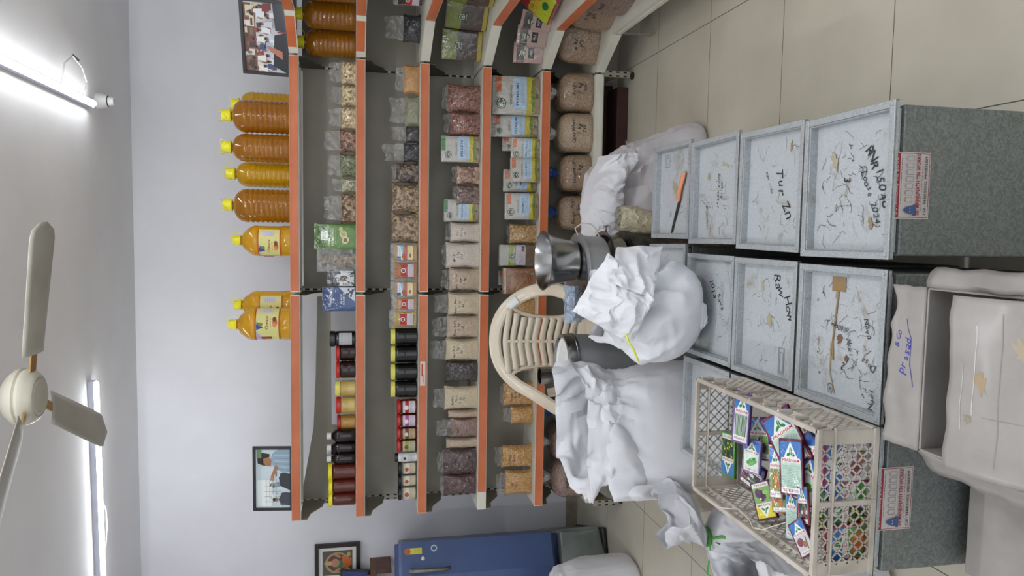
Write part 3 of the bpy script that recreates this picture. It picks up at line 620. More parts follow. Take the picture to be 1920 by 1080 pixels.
def pouch(label, pos, w, h, d, c, art, rz=0, rx=0, group=None, name='printed_pouch', cat='pouch', mt='gloss_print', seed=None):
    t = thing(name, label, cat, pos, rot=(rx, 0, rz), group=group)
    b, A = pouch_base(w, h, d, None, c, t, seed=seed if seed is not None else random.uniform(0, 50)); art(A, w, h); b.build('pouch', mt, t)
    return t
def logo_circle(A, x, z, r, c='#3a5a2c', d='#101510'):
    A.ell(x, z, r, r*.9, d, 18); A.ell(x, z, r*.82, r*.72, '#d9dccf', 18); A.ell(x, z, r*.7, r*.6, c, 16); A.rect(x, z, r*1.5, r*.35, d, 1); A.text('24', x, z, r*.26, '#e4e4dc', bold=.02); A.line([(x-r*.3, z-r*.3), (x, z-r*.1), (x+r*.3, z-r*.35)], r*.12, '#d9dccf')
def organic_art(title, band='#c0622c', sub='ORGANIC', green=False):
    def art(A, w, h):
        A.rect(0, h*.5, w*.98, h*.96, '#b5b1a9'); A.rect(0, h*.93, w, h*.07, '#a8a49a')
        if green: A.rect(w*.2, h*.94, w*.55, h*.1, '#2f7a3a')
        else: A.rect(w*.28, h*.88, w*.4, h*.13, band); A.scribble(w*.28, h*.88, w*.3, h*.08, '#d9a07a', 3)
        logo_circle(A, -w*.22, h*.82, w*.14); A.rect(w*.05, h*.42, w*.86, h*.3, '#a9c2d6')
        A.text(sub, 0, h*.62, h*.045, '#4a5a3c', w=w*.5, bold=.01); A.text(title, w*.03, h*.48, h*.06, '#26407a', w=min(w*.75, h*.06*len(title)), bold=.02); A.scribble(w*.03, h*.38, w*.6, h*.08, '#3a5380', 3)
        A.rect(0, h*.2, w*.96, h*.17, '#b9ac2e')
        for k in range(9): a = PI*(k+.5)/9; A.poly([(-.003, h*.14), (.003, h*.14), (w*.42*math.cos(a), h*.14+h*.15*math.sin(a))], '#e4d94e')
        A.poly([(-w*.48, h*.12), (w*.48, h*.12), (w*.48, h*.17), (0, h*.2), (-w*.48, h*.16)], '#6a7a2c'); A.rect(0, h*.06, w*.95, h*.1, '#8c7a64'); A.ell(0, h*.06, w*.07, h*.035, '#4a5a34')
    return art
def packet(label, pos, w, h, mt, style, rz=0, group=None, d=.03, pad=.01):
    """small clear packet: spice block, label, clear margins"""
    t = thing('spice_packet', label, 'packet', pos, rz, group); b = B(); f = pillow(b, w*.86, h*.8, d, 0, random.uniform(0, 50), lump=.003)
    for v in b.v: v.z += h*.06
    g = lambda x, z: f(x, z-h*.06); c = b.build('contents', [mt], t)
    lb = B(); A = Art(lb, lambda x, z, o: Vector((x, g(x, z)-o-.001, z)), 0)
    if style == 'red':
        A.rect(-.0, h*.50, w*.62, h*.26, '#b3232a'); A.ell(0, h*.54, w*.13, w*.13, '#e9e4e0'); A.ell(0, h*.54, w*.09, w*.09, '#2f4a3a'); A.text('2', 0, h*.54, w*.08, '#e9e4e0'); A.scribble(0, h*.42, w*.5, h*.06, '#e2b8b4', 2)
        A.rect(.0, h*.27, w*.66, h*.24, '#d4cdd6'); A.scribble(0, h*.27, w*.56, h*.18, '#4a4652', 5); A.rect(0, h*.16, w*.66, h*.012, '#b3232a')
    else:
        A.rect(0, h*.66, w*.8, h*.22, '#dfe4ea'); A.rect(-w*.3, h*.7, w*.18, h*.14, '#2f5fae'); A.text('Panchagavya', w*.02, h*.76, h*.03, '#27509c', w=w*.6, bold=.015); A.scribble(w*.05, h*.68, w*.5, h*.06, '#5b7ab4', 3)
        A.poly([(-w*.4, h*.55), (w*.4, h*.55), (w*.4, h*.66), (0, h*.6)], '#9cc4dd'); A.ell(-w*.18, h*.53, w*.16, h*.07, '#a8672c'); A.rect(0, h*.43, w*.8, h*.05, '#c66a72'); A.rect(0, h*.3, w*.8, h*.2, '#e4d9a4'); A.scribble(0, h*.32, w*.6, h*.12, '#a98a6a', 3); A.rect(-w*.15, h*.3, w*.2, h*.05, '#7a4a55')
    lb.build('label', 'paper_print', t, smooth=False)
    fb = B(); s0 = random.uniform(0, 50)
    fb.grid(lambda u, v: Vector(((u-.5)*w*1.06, .004+.004*nz((u*5, v*5, s0)), h*(1.0*v)+.002)), 8, 8)
    fb.grid(lambda u, v: Vector(((u-.5)*w*.98, .004-.012*(1-v)+.006*nz((u*5, v*5, s0+4)), h*(.86+.16*v))), 8, 4)
    fb.build('film', 'clear_film', t); return t
def jar(label, pos, r, h, mt, lid, lh=.02, lab=None, group=None, name='jar', sq=False, lidr=1.0, fill=1.0, rz=0):
    t = thing(name, label, 'jar', pos, rz, group); hb = h-lh
    b = B().lathe([(0, 0), (r*.9, 0), (r, .006), (r, hb*.45), (r*.975, hb*.5), (r, hb*.55), (r, hb*.86), (r*.96, hb*.95), (r*.88, hb), (0, hb)], 28)
    body = b.build('body', mt if fill >= 1 else 'glass_clear', t)
    if fill < 1: B().lathe([(0, .004), (r*.9, .004), (r*.93, hb*fill), (0, hb*fill)], 24).build('contents', mt, t)
    B().lathe([(0, hb+.001), (r*lidr, hb+.001), (r*lidr, hb+lh*.8), (r*lidr*.93, h), (0, h)], 28).build('lid', lid, t)
    if lab:
        lb = B(); A = Art(lb, lambda x, z, o: Vector((math.sin(max(-1.4, min(1.4, x/r)))*(r+.001+o), -math.cos(max(-1.4, min(1.4, x/r)))*(r+.001+o), z)), 0); lab(A, r, hb); lb.build('label', 'paper_print', t, smooth=False)
    return t
def bottle5(label, pos, r, h, mt, group='big oil bottles on the top shelf', rz=0, seed=0):
    t = thing('oil_bottle', label, 'bottle', pos, rz, group); s = h/.365; pr = [(0, 0), (r*.86, 0), (r*.97, .008)]
    for i in range(26):
        z = .012+i*.0088; k = .955+.045*abs(math.sin(i*PI/3)); pr.append((r*k, z*s))
    for i in range(9):
        a = i/8*PI/2; rib = 1-.02*(i % 2); pr.append(((r-.022)*math.cos(a)**.9*rib+.022, (.24+.068*math.sin(a))*s))
    pr += [(.022, .322*s), (.0, .322*s)]
    B().lathe(pr, 36).build('body', mt, t)
    B().lathe([(0, .318*s), (.034, .318*s), (.036, .326*s), (.031, .330*s), (.03, .36*s), (.027, .366*s), (0, .367*s)], 24).build('cap', 'yellow_plastic', t)
    a = seed; ca, sa = math.cos(a), math.sin(a)
    pts = [(.03*ca*math.cos(q)-.055*math.sin(q)*sa*0+ .0*q, 0, 0) for q in [0]]
    loop = [((.034+.006*math.sin(q*2))*math.cos(q+a), (.034+.006*math.sin(q*2))*math.sin(q+a), (.338+.045*abs(math.sin(q)))*s) for q in [i*2*PI/18 for i in range(18)]]
    B().tube(loop, .0017, 5, closed=True).build('carry_handle', 'yellow_plastic', t)
    loop = [(.04*ca+.03*math.sin(q)*ca, .04*sa+.03*math.sin(q)*sa, (.348+.034*math.cos(q))*s) for q in [i*2*PI/14 for i in range(14)]]
    B().tube(loop, .0015, 5, closed=True).build('carry_handle', 'yellow_plastic', t)
    return t
def chetana_art(A, r, h):
    A.rect(0, .115, r*2.5, .12, '#d9d58a'); A.rect(0, .172, r*2.5, .006, '#b3402f'); A.rect(0, .058, r*2.5, .006, '#b3402f')
    A.poly([(-r*.3, .17), (-r*1.1, .17), (-r*1.25, .12)], '#b3a9c8'); A.poly([(-r*.35, .168), (r*.2, .168), (-r*.2, .135)], '#2a4a96'); A.text('Chetana', r*.1, .118, .016, '#8c2a3a', w=.075, bold=.015)
    A.text('Sunflower Oil', r*.1, .1, .006, '#8c2a3a', w=.05); A.ell(r*.1, .078, .022, .012, '#c26a2c'); A.ell(r*.3, .08, .014, .01, '#7c3a24'); A.ell(-r*.05, .08, .012, .009, '#d98a3c'); A.ell(0, .148, .01, .012, '#7a8a3c')
    A.rect(r*.95, .12, .03, .06, '#c9c4e0'); A.scribble(r*.95, .12, .026, .05, '#5a5a70', 5); A.rect(-r*.95, .12, .02, .05, '#9c3a34')
def bottle_label(label, pos, r, h, rz=0, group='labelled yellow oil bottles on the top shelf'):
    t = thing('oil_bottle', label, 'bottle', pos, rz, group); s = h/.31
    B().lathe([(0, 0), (r*.9, 0), (r, .01), (r, .05*s), (r*.97, .055*s), (r*.97, .175*s), (r, .18*s), (r, .195*s), (r*.92, .215*s), (r*.6, .25*s), (.02, .268*s), (.02, .275*s), (0, .275*s)], 32).build('body', 'oil_yellow', t)
    B().lathe([(0, .27*s), (.03, .27*s), (.031, .278*s), (.027, .282*s), (.026, .306*s), (.023, .31*s), (0, .31*s)], 24).build('cap', 'yellow_plastic', t)
    B().tube([(.032+.02*math.sin(q), -.01, (.29+.035*math.cos(q))*s) for q in [i*2*PI/14 for i in range(14)]], .0018, 5, closed=True).build('carry_handle', 'yellow_plastic', t)
    lb = B(); rr = r*1.0; A = Art(lb, lambda x, z, o: Vector((math.sin(max(-1.45, min(1.45, x/rr)))*(rr+.0008+o), -math.cos(max(-1.45, min(1.45, x/rr)))*(rr+.0008+o), z*s)), 0); chetana_art(A, rr, h)
    lb.build('label', 'paper_print', t, smooth=False); return t
def tied(label, pos, w, h, d, mt, lines, tie='clear_film', rz=0, group='big tied bags on the bottom shelf', th=.02, tufth=.05, seed=None):
    """5 kg bag: soft block, gathered top, tuft of film"""
    seed = seed if seed is not None else random.uniform(0, 50); t = thing('grain_bag', label, 'bag', pos, rz, group); b = B()
    def R(v):
        if v < .62: return (1-.05*(1-min(1, v/.08))**2)*(1-.06*v)
        a = (v-.62)/.38; return max(.1, .963*math.cos(a*PI/2)**.62)
    def fn(u, v):
        q = 2*PI*u; cx_ = math.copysign(abs(math.cos(q))**.5, math.cos(q)); sy = math.copysign(abs(math.sin(q))**.5, math.sin(q)); r = R(v)
        z = h*(v if v < .62 else .62+.38*math.sin((v-.62)/.38*PI/2)); gather = 1+.07*math.sin(q*9+seed)*max(0, v-.7)/.3
        lump = 1+.035*nz((cx_*2+seed, sy*2, z*8))
        return Vector((w/2*cx_*r*lump*gather, d/2*sy*r*lump*gather, z))
    b.grid(fn, 32, 18, 0, True); n = len(b.v); b.v.append(Vector((0, 0, 0)))
    for i in range(32): b.face([n, (i+1) % 32, i])
    b.v.append(Vector((0, 0, h)))
    for i in range(32): b.face([n+1, 18*32+i, 18*32+(i+1) % 32])
    def fy(x, z):
        k = z/h; v = k if k < .62 else .62+.38*math.asin(min(1, (k-.62)/.38))/(PI/2); cx_ = max(-.99, min(.99, x/(w/2*R(v)))); c = abs(cx_)**2; sn = math.sqrt(max(0, 1-c*c)); sy = -sn**.5
        return d/2*sy*R(v)*(1+.035*nz((cx_*2+seed, sy*2, z*8)))
    if lines:
        A = Art(b, lambda x, z, o: Vector((x, fy(x, z)-o-.001, z)), 1); z = h*.62
        for k, s in enumerate(lines): A.hand(s, .004*k+w*.04, z, th, '#191512', rot=.08, bold=.004); z -= th*1.7
    b.build('contents', [mt, 'ink'], t); f = B()
    f.grid(lambda u, v: Vector(((.012+.03*v+.012*nz((u*9, v*2, seed)))*math.cos(2*PI*u), (.01+.014*v)*math.sin(2*PI*u)+.01*nz((u*6, v, seed)), h-.01+tufth*v*(1+.4*nz((u*7, 3, seed))))), 18, 4, 0, True)
    f.build('tied_neck', tie, t); return t
# ------------------------------------------------------------------ placing helpers: photo row -> shelf spot
def spot(k, p0, p1, ptop, y=.06, d=0):
    """shelf k, photo rows p0..p1 (right to left in the room), photo column of the top"""
    zt = TOP[k]+.001; pm = (p0+p1)/2
    guess = {0: 520, 1: 650, 2: 765, 3: 870, 4: 985, 5: 1085}[k]
    a = by(guess, p0, y); b_ = by(guess, p1, y); w = a.x-b_.x; h = by(ptop, pm, y).z-zt
    return Vector(((a.x+b_.x)/2, y+d/2, zt)), w, h
def put(fn, k, p0, p1, ptop, label, *a, y=.06, d=.07, wk=1.0, **kw):
    pos, w, h = spot(k, p0, p1, ptop, y, d); return fn(label, pos, w*wk, h, d, *a, **kw)
def gbag(label, pos, w, h, d, mt, cat='bag', fpx=.05, text=None, **kw):
    return bag(label, cat, pos, w, h, d, mt, fh=fpx, text=text, **kw)
# ---- shelf 1 (top): big oil bottles
G1 = 'big oil bottles on the top shelf'
for (p0, p1, pt, mt, y, lb, sd) in [
    (184, 248, 411, 'oil_amber', .10, 'large ribbed amber oil bottle with yellow cap, rightmost standing on the middle bay', 1.2),
    (249, 303, 412, 'oil_amber', .10, 'large ribbed amber oil bottle, second from the group photograph', 2.2),
    (302, 351, 420, 'oil_gold', .2, 'golden oil bottle set back between two amber bottles on the top shelf', .3),
    (354, 418, 414, 'oil_amber', .10, 'large ribbed amber oil bottle, left neighbour of the golden oil bottle', .9)]:
    pos, w, h = spot(0, p0, p1, pt, y); pos.y = y+.09; bottle5(lb, pos, w/2, h, mt, seed=sd)
pos, w, h = spot(0, 182, 236, 425, .3); pos.y = .34; 
bottle5('amber oil bottle at the back, hidden behind the rightmost large oil bottle', (1.058, .345, pos.z), .073, .34, 'oil_gold', seed=2)
pos, w, h = spot(0, 423, 481, 433, .09); bottle_label('yellow oil bottle with a printed label, right of the empty gap on the top shelf', (pos.x, .17, pos.z), w/2, h, rz=-.45)
pos, w, h = spot(0, 580, 641, 424, .06); bottle_label('labelled yellow oil bottle, front one of the pair left of the gap', (pos.x, .14, pos.z), w/2, h, rz=.1)
pos, w, h = spot(0, 556, 612, 432, .18); bottle_label('yellow oil bottle with a printed label, back one of the pair left of the gap', (-.088, .30, pos.z), w/2*.97, h, rz=-.5)
bottle_label('labelled yellow oil bottle on top of the right bay, at the picture edge', (1.545, -.345, TOP[0]+.001), .08, .30, rz=-.9)
# ---- shelf 2
for i, (y_, x_, lb) in enumerate([(.14, 1.38, 'amber oil bottle in the corner unit, nearest the melon seeds'), (.02, 1.50, 'amber oil bottle in the corner unit on the second shelf, middle of three'), (-.15, 1.6, 'dark amber oil bottle in the corner unit on the second shelf, at the picture edge')]):
    bottle5(lb, (x_, y_, TOP[1]+.001), .074, .318, 'oil_amber', group='oil bottles on the second shelf', seed=i*1.3)
gb = 'small bags of nuts and seeds on the second shelf'
put(gbag, 1, 112, 156, 641, 'clear bag of beige melon seeds, nearest the corner on the second shelf', 'peanut_beige', group=gb, fpx=.07)
put(gbag, 1, 157, 197, 641, 'clear bag of beige melon seeds, middle one of the three on the second shelf', 'peanut_beige', group=gb, fpx=.06)
put(gbag, 1, 198, 240, 641, 'clear bag of beige melon seeds, next to the reddish brown almonds', 'peanut_beige', group=gb, fpx=.07)
put(gbag, 1, 241, 286, 638, 'clear bag of reddish brown almonds on the second shelf', 'nut_brown', group=gb, fpx=.09)
put(gbag, 1, 287, 332, 638, 'clear bag of green pumpkin seeds on the second shelf', 'herb_green', group=gb, fpx=.07)
put(gbag, 1, 334, 360, 641, 'narrow clear bag of pale grey seeds on the second shelf', 'seed_grey', group=gb, fpx=.05)
put(gbag, 1, 361, 419, 640, 'wide clear bag of brown nuts beside the green pouch', 'nut_walnut', group=gb, fpx=.10, d=.08)
def art_pista(A, w, h):
    A.rect(0, h*.5, w*.96, h*.94, '#4f7a26'); A.rect(0, h*.82, w*.96, h*.2, '#3b6420'); A.rect(w*.05, h*.76, w*.36, h*.17, '#dfe4dc'); A.text('NUTTY', w*.05, h*.78, h*.03, '#2a3f1c', w=w*.28); A.text('GRITTY', w*.05, h*.73, h*.025, '#2a3f1c', w=w*.28)
    A.text('PISTACHIOS', w*.0, h*.56, h*.055, '#dfe4cc', w=w*.66, bold=.01); A.scribble(0, h*.49, w*.5, h*.03, '#c4d0a4', 2)
    A.ell(w*.1, h*.3, w*.17, h*.09, '#cdb98a', rot=.6); A.ell(w*.12, h*.3, w*.11, h*.055, '#8da84a', rot=.6); A.ell(-w*.12, h*.25, w*.15, h*.08, '#d6c496', rot=-.4); A.ell(-w*.12, h*.25, w*.09, h*.05, '#6d5a34', rot=-.4); A.ell(w*.3, h*.36, w*.09, h*.05, '#a7b86a')
put(pouch, 1, 420, 469, 589, 'tall green printed pistachio pouch on the second shelf', '#55802a', art_pista, d=.06)
pos, w, h = spot(1, 468, 509, 594, .07)
t = thing('fig_pouch', 'clear pouch holding a stack of dried fig rings', 'pouch', pos+Vector((0, .03, 0)), 0.05)
for i in range(20): 
    pass
b = B(); b.tube([(0.006*math.sin(i), .0, .012+i*.0042) for i in range(40)], [.032+.004*math.sin(i*2.4) for i in range(40)], 16); b.build('figs', 'dried_beige', t)
fb = B(); fb.grid(lambda u, v: Vector(((u-.5)*w*1.05, -.036-.004*nz((u*6, v*6, 3)), h*v)), 10, 10); fb.grid(lambda u, v: Vector(((u-.5)*w*1.05, .036+.004*nz((u*6, v*6, 8))-.03*v*v, h*v)), 10, 10); fb.build('film', 'clear_film', t)
def art_diamond(A, w, h):
    A.rect(0, h*.5, w*.96, h*.96, '#1f242c'); A.poly([(-w*.48, 0.01), (w*.48, .01), (w*.48, h*.55), (w*.1, h*.72), (-w*.48, h*.6)], '#c9cbcf'); A.poly([(0, h*.22), (w*.26, h*.42), (0, h*.62), (-w*.26, h*.42)], '#3a3229')
    for q in range(8): A.ell((random.random()-.5)*w*.25, h*(.42+(random.random()-.5)*.2), w*.05, h*.025, random.choice(['#8c6a44', '#b59a6c', '#5a4330']))
    A.text('PEPPER', 0, h*.84, h*.05, '#9aa4ae', w=w*.6); A.scribble(0, h*.77, w*.5, h*.03, '#8a949c', 1); A.text('100 g', w*.25, h*.12, h*.035, '#2a2f34'); A.scribble(-w*.2, h*.15, w*.35, h*.07, '#54585c', 3)
put(pouch, 1, 507, 537, 613, 'small black and white pouch with a diamond shaped picture', '#22272e', art_diamond, d=.04)
def art_raisin(A, w, h):
    A.rect(0, h*.5, w*.96, h*.96, '#1d3f73'); A.text('NutsOur', w*.02, h*.76, h*.075, '#d6dde6', w=w*.62, bold=.02); A.scribble(0, h*.69, w*.4, h*.02, '#a8b6c8', 1); A.text('BLACK', w*.03, h*.43, h*.05, '#dde3ea', w=w*.4, bold=.015); A.text('RAISINS', w*.03, h*.36, h*.05, '#dde3ea', w=w*.5, bold=.015)
    A.poly([(w*.48, h*.02), (w*.48, h*.5), (w*.2, h*.3), (-w*.1, h*.02)], '#c4cad2')
    for q in range(9): A.ell(w*(.1+.33*random.random()), h*(.05+.22*random.random()), w*.06, h*.03, '#171a22')
put(pouch, 1, 538, 584, 604, 'dark blue printed raisin pouch leaning over the bay joint', '#20447a', art_raisin, d=.05)
def lab_white(A, r, h): A.rect(.1*r, h*.5, r*1.6, h*.62, '#b9babd'); A.scribble(.1*r, h*.5, r*1.3, h*.5, '#5c5e62', 7)
def put_jar(k, p0, p1, pt, label, mt, lid, y=.05, **kw):
    pos, w, h = spot(k, p0, p1, pt, y); return jar(label, (pos.x, y+w/2, pos.z), w/2*.985, h, mt, lid, **kw)
put_jar(1, 622, 652, 618, 'black lidded jar of dark syrup with a white label on the second shelf', 'syrup_dark', 'black_plastic', lh=.03, lab=lab_white)
gj = 'honey jars on the second shelf'
put_jar(1, 645, 679, 630, 'red lidded jar of dark honey beside the black lidded jar', 'honey_dark', 'red_lid', y=.07, group=gj)
put_jar(1, 679, 712, 630, 'red lidded jar of dark honey beside the yellow lidded jar', 'honey_dark', 'red_lid', y=.06, group=gj)
put_jar(1, 716, 746, 628, 'pale yellow lidded jar of golden honey', 'honey_cream', 'pale_yellow_lid', group=gj, lh=.028)
put_jar(1, 747, 779, 630, 'red lidded jar of pale yellow honey beside the yellow lidded jar', 'honey_cream', 'red_lid', group=gj, lh=.026)
put_jar(1, 780, 808, 632, 'red lidded jar of brownish honey next to the white capped bottles', 'honey_light', 'red_lid', y=.09, group=gj)
for i, (p0, p1, y, lb) in enumerate([(807, 832, .06, 'dark syrup bottle with white cap, nearest the honey jars'), (830, 853, .07, 'dark syrup bottle with white cap, second from the honey jars'), (838, 858, .15, 'dark syrup bottle with white cap, set back behind the row'), (851, 873, .06, 'dark syrup bottle with white cap, next to the yellow lidded pickle jars')]):
    pos, w, h = spot(1, p0, p1, 612, y); t = thing('syrup_bottle', lb, 'bottle', (pos.x, y+w/2, pos.z), 0, 'syrup bottles on the second shelf'); r = w/2
    B().lathe([(0, 0), (r*.93, 0), (r, .006), (r, h*.62), (r*.9, h*.7), (.015, h*.84), (.015, h*.88), (0, h*.88)], 24).build('body', 'syrup_dark', t)
    B().lathe([(0, h*.84), (.019, h*.84), (.019, h*.985), (.017, h), (0, h)], 16).build('cap', 'white_plastic', t)
gp = 'pickle jars with yellow lids on the second shelf'
put_jar(1, 873, 902, 615, 'yellow lidded jar of dark red pickle, nearest the syrup bottles', 'pickle_red', 'yellow_plastic', group=gp, lidr=1.1, lh=.022)
put_jar(1, 901, 928, 616, 'yellow lidded jar of dark red pickle, middle one of three', 'pickle_red', 'yellow_plastic', group=gp, lidr=1.1, lh=.022, y=.05)
put_jar(1, 927, 951, 616, 'yellow lidded jar of dark red pickle at the left end of the shelf', 'pickle_red', 'yellow_plastic', group=gp, lidr=1.1, lh=.022, y=.045)
# ---- shelf 3
gq = 'small bags of powders and dried goods on the third shelf'
put(gbag, 2, 119, 175, 759, 'clear bag of ochre flour nearest the corner on the third shelf', 'flour_ochre', group=gq, fpx=.05)
put(gbag, 2, 177, 235, 761, 'clear bag of grey green powder on the third shelf', 'flour_sage', group=gq, fpx=.09)
put(gbag, 2, 234, 267, 762, 'small clear bag of blackish seeds beside the grey green powder', 'dark_seed', group=gq, fpx=.08)
put(gbag, 2, 267, 304, 758, 'small clear bag of charcoal grey seeds beside the dried mushrooms', 'dark_seed', group=gq, fpx=.11)
put(gbag, 2, 304, 343, 744, 'clear bag of dark dried pods on the third shelf', 'mushroom_dark', group=gq, fpx=.03, d=.09)
put(gbag, 2, 344, 398, 736, 'wide clear bag of dried beige bark pieces, the one nearer the corner', 'dried_beige', group=gq, fpx=.0, d=.09)
put(gbag, 2, 399, 456, 735, 'wide clear bag of dried beige bark pieces, the one nearer the spice packets', 'dried_beige', group=gq, fpx=.0, d=.09)
gs = 'small labelled spice packets on the third shelf'
for (p0, p1, pt, mt, st_, lb) in [(457, 491, 733, 'tan_powder', 'blue', 'small packet with a blue and white label, nearest the dried bark'), (490, 525, 733, 'orange_powder', 'red', 'orange spice packet with a red label, right of the bay joint'),
    (527, 558, 733, 'tan_powder', 'blue', 'small packet with a blue and white label across the bay joint'), (557, 584, 735, 'tan_powder', 'red', 'tan spice packet with a red label, squeezed beside the blue and white packet'), (583, 615, 731, 'olive_powder', 'red', 'yellowish spice packet with a red label beside the black jars')]:
    pos, w, h = spot(2, p0, p1, pt, .05); packet(lb, pos+Vector((0, .02, 0)), w, h, mt, st_, group=gs)
gk = 'black jars with pale yellow lids'
for (p0, p1, lb) in [(616, 649, 'black jar with a pale yellow lid, nearest the spice packets'), (649, 682, 'black jar with a pale yellow lid, second from the spice packets'), (683, 716, 'black jar with a pale yellow lid, third from the spice packets'), (716, 748, 'black jar with a pale yellow lid, nearest the small red lidded jars')]:
    put_jar(2, p0, p1, 733, lb, 'ghee_black', 'pale_yellow_lid', group=gk, lh=.026, lidr=.93)
def lab_a(c1, c2, wd):
    def f(A, r, h): A.rect(0, h*.5, r*1.9, h*.75, c1); A.rect(0, h*.62, r*1.9, h*.22, c2); A.scribble(0, h*.38, r*1.5, h*.3, '#4c4650', 4); A.ell(0, h*.66, r*.3, r*.3, wd)
    return f
gm = 'small jars with red lids on the third shelf'
for (p0, p1, c1, c2, c3, lb) in [(751, 778, '#cfcbd2', '#b02a30', '#e6e2de', 'small red lidded jar with a red and white label'), (778, 803, '#cdc2cf', '#a8589a', '#e2e0dc', 'small red lidded jar with a purple and white label'),
    (803, 826, '#b9a07c', '#6a4a3a', '#d8d2c2', 'small red lidded jar with a brown label'), (826, 850, '#b5b49a', '#93a83a', '#7c4a34', 'small red lidded jar with a green topped label')]:
    put_jar(2, p0, p1, 745, lb, 'pickle_red', 'red_lid', group=gm, lh=.02, lab=lab_a(c1, c2, c3))
put_jar(2, 851, 868, 741, 'slim black lidded jar with a white label', 'white_plastic', 'black_plastic', lh=.018, lab=lab_a('#c9cacf', '#d8d9dd', '#3a3a40'))
gl = 'small glass jars with black lids on the third shelf'
for (p0, p1, mt, lb) in [(868, 892, 'powder_brown', 'small black lidded glass jar of brown powder'), (892, 914, 'powder_cream', 'small black lidded glass jar of cream powder, middle one of three'), (914, 941, 'powder_cream', 'small black lidded glass jar of cream powder at the left end of the shelf')]:
    put_jar(2, p0, p1, 747, lb, mt, 'black_plastic', group=gl, lh=.018, lidr=1.04, lab=lab_a('#c9bda2', '#d9d6cc', '#a8502c'), fill=.8)
# ---- shelf 4
gr = 'flour and grain bags on the fourth shelf'
put(gbag, 3, 156, 209, 842, 'clear bag of red peanuts nearest the corner on the fourth shelf', 'red_peanut', group=gr, fpx=.04, d=.09)
put(gbag, 3, 208, 254, 846, 'clear bag of red peanuts beside the green topped pouch', 'red_peanut', group=gr, fpx=.04, d=.09)
put(pouch, 3, 255, 304, 828, 'white organic millet pouch with a green top strip, right of the round nuts', '#a9a59c', organic_art('MILLETS', green=True), d=.05)
put(gbag, 3, 309, 345, 858, 'small clear bag of round brown nuts, the paler one', 'round_nut', group=gr, fpx=.03)
put(gbag, 3, 346, 384, 858, 'small clear bag of pinkish lumps on the fourth shelf', 'pink_lump', group=gr, fpx=.03)
put(pouch, 3, 374, 416, 833, 'clear organic pouch with a green top strip, left of the round nuts', '#8f867a', organic_art('ORGANIC', green=True), d=.05, y=.09)
for (p0, p1, pt, mt, tx, fp, lb) in [
    (417, 454, 846, 'flour_white', ['Jola', 'Hittu', '45'], .03, 'bag of whitish flour with handwriting, rightmost of the flour bags'),
    (455, 503, 838, 'flour_white', ['Multi-', '1 kg', '115'], .03, 'wide bag of whitish flour with large handwriting, second of the flour bags'),
    (503, 546, 844, 'flour_tan', ['Hurihittu', 'Raw', '1 kg'], .05, 'bag of light brown flour right of the bay joint'),
    (549, 592, 842, 'flour_cream', ['Godhi Ravi', '1 kg', '45'], .08, 'bag of cream flour left of the bay joint'),
    (593, 635, 840, 'flour_pink', ['Kodo kare', '1 kg', '120'], .09, 'bag of pinkish flour with slanting handwriting'),
    (636, 678, 838, 'flour_cream', ['Korle n', '1 kg', '75'], .09, 'bag of cream flour beside the black bag'),
    (678, 718, 838, 'black_grain', None, .0, 'glossy black bag of grain on the fourth shelf'),
    (726, 770, 835, 'flour_cream', ['Bombay', 'Ravi', '1 kg', '70'], .07, 'large bag of cream semolina beside the black bag'),
    (771, 785, 842, 'flour_pink', None, .0, 'narrow bag of brownish flour squeezed between two bags'),
    (785, 823, 848, 'rice_red', ['Ragi'], .09, 'bag of pale pinkish flour with bright creases'),
    (824, 842, 838, 'flour_tan', None, .0, 'narrow bag of tan flour right of the maroon bags'),
    (843, 893, 833, 'ragi_dark', ['Jowar', '1 kg', '55'], .04, 'bag of dark maroon ragi flour, the wider one'),
    (891, 931, 834, 'ragi_maroon', ['Ragi', '1 kg'], .03, 'bag of dark maroon ragi flour at the left end of the shelf')]:
    put(gbag, 3, p0, p1, pt, lb, mt, text=tx, group=gr, fpx=fp, d=.085, y=.035, th=.013)
# ---- shelf 5
ty = [('PREMIUMS', 143, 216, 925, .05, .04, 'large white organic pouch with an orange corner, nearest the corner unit'), ('PREMIUM', 217, 258, 922, .08, .02, 'white organic pouch with an orange corner, second from the corner unit'),
      ('SONA', 256, 284, 943, .1, .1, 'white organic pouch in the crowd, upper right one'), ('IDLI RICE', 258, 300, 960, .03, -.1, 'white organic pouch in front, tilted beside the leaning one'),
      ('RAW RICE', 296, 342, 958, .012, .12, 'white organic pouch leaning forward over the shelf edge'), ('BROWN', 318, 360, 945, .09, 0, 'white organic pouch behind the leaning one'), ('BASMATI', 362, 412, 948, .03, .05, 'white organic pouch with yellow sun, beside the bag of wheat')]
for (tt, p0, p1, pt, y, rz, lb) in ty:
    put(pouch, 4, p0, p1, pt, lb, '#a9a59c', organic_art(tt), d=.06 if y > .02 else .045, y=y, rz=rz, rx=0, group='white organic pouches on the fifth shelf', cat='pouch')
put(gbag, 4, 419, 458, 958, 'clear bag of whole wheat on the fifth shelf', 'wheat', fpx=.02, d=.09, group='bags on the fifth shelf')
def art_green(A, w, h):
    A.rect(0, h*.78, w*.96, h*.38, '#a9a79c'); A.rect(0, h*.68, w*.96, h*.14, '#8e9c34'); A.rect(0, h*.2, w*.96, h*.34, '#6b5847'); logo_circle(A, -w*.05, h*.66, w*.14); A.text('OM', w*.2, h*.6, h*.05, '#d6d9cf', bold=.02)
    A.rect(.02*w, h*.43, w*.94, h*.26, '#bfbcc0'); A.scribble(-w*.2, h*.43, w*.4, h*.2, '#6c6a70', 6)
    for q in range(9): A.rect(w*.2+q*.0035, h*.37, .0015 if q % 3 else .0026, h*.08, '#222')
def art_green2(A, w, h): art_green.__call__(A, w, h)
put(pouch, 4, 459, 499, 937, 'organic pouch with a green band and a white barcode sticker', '#8c8478', art_green, d=.06)
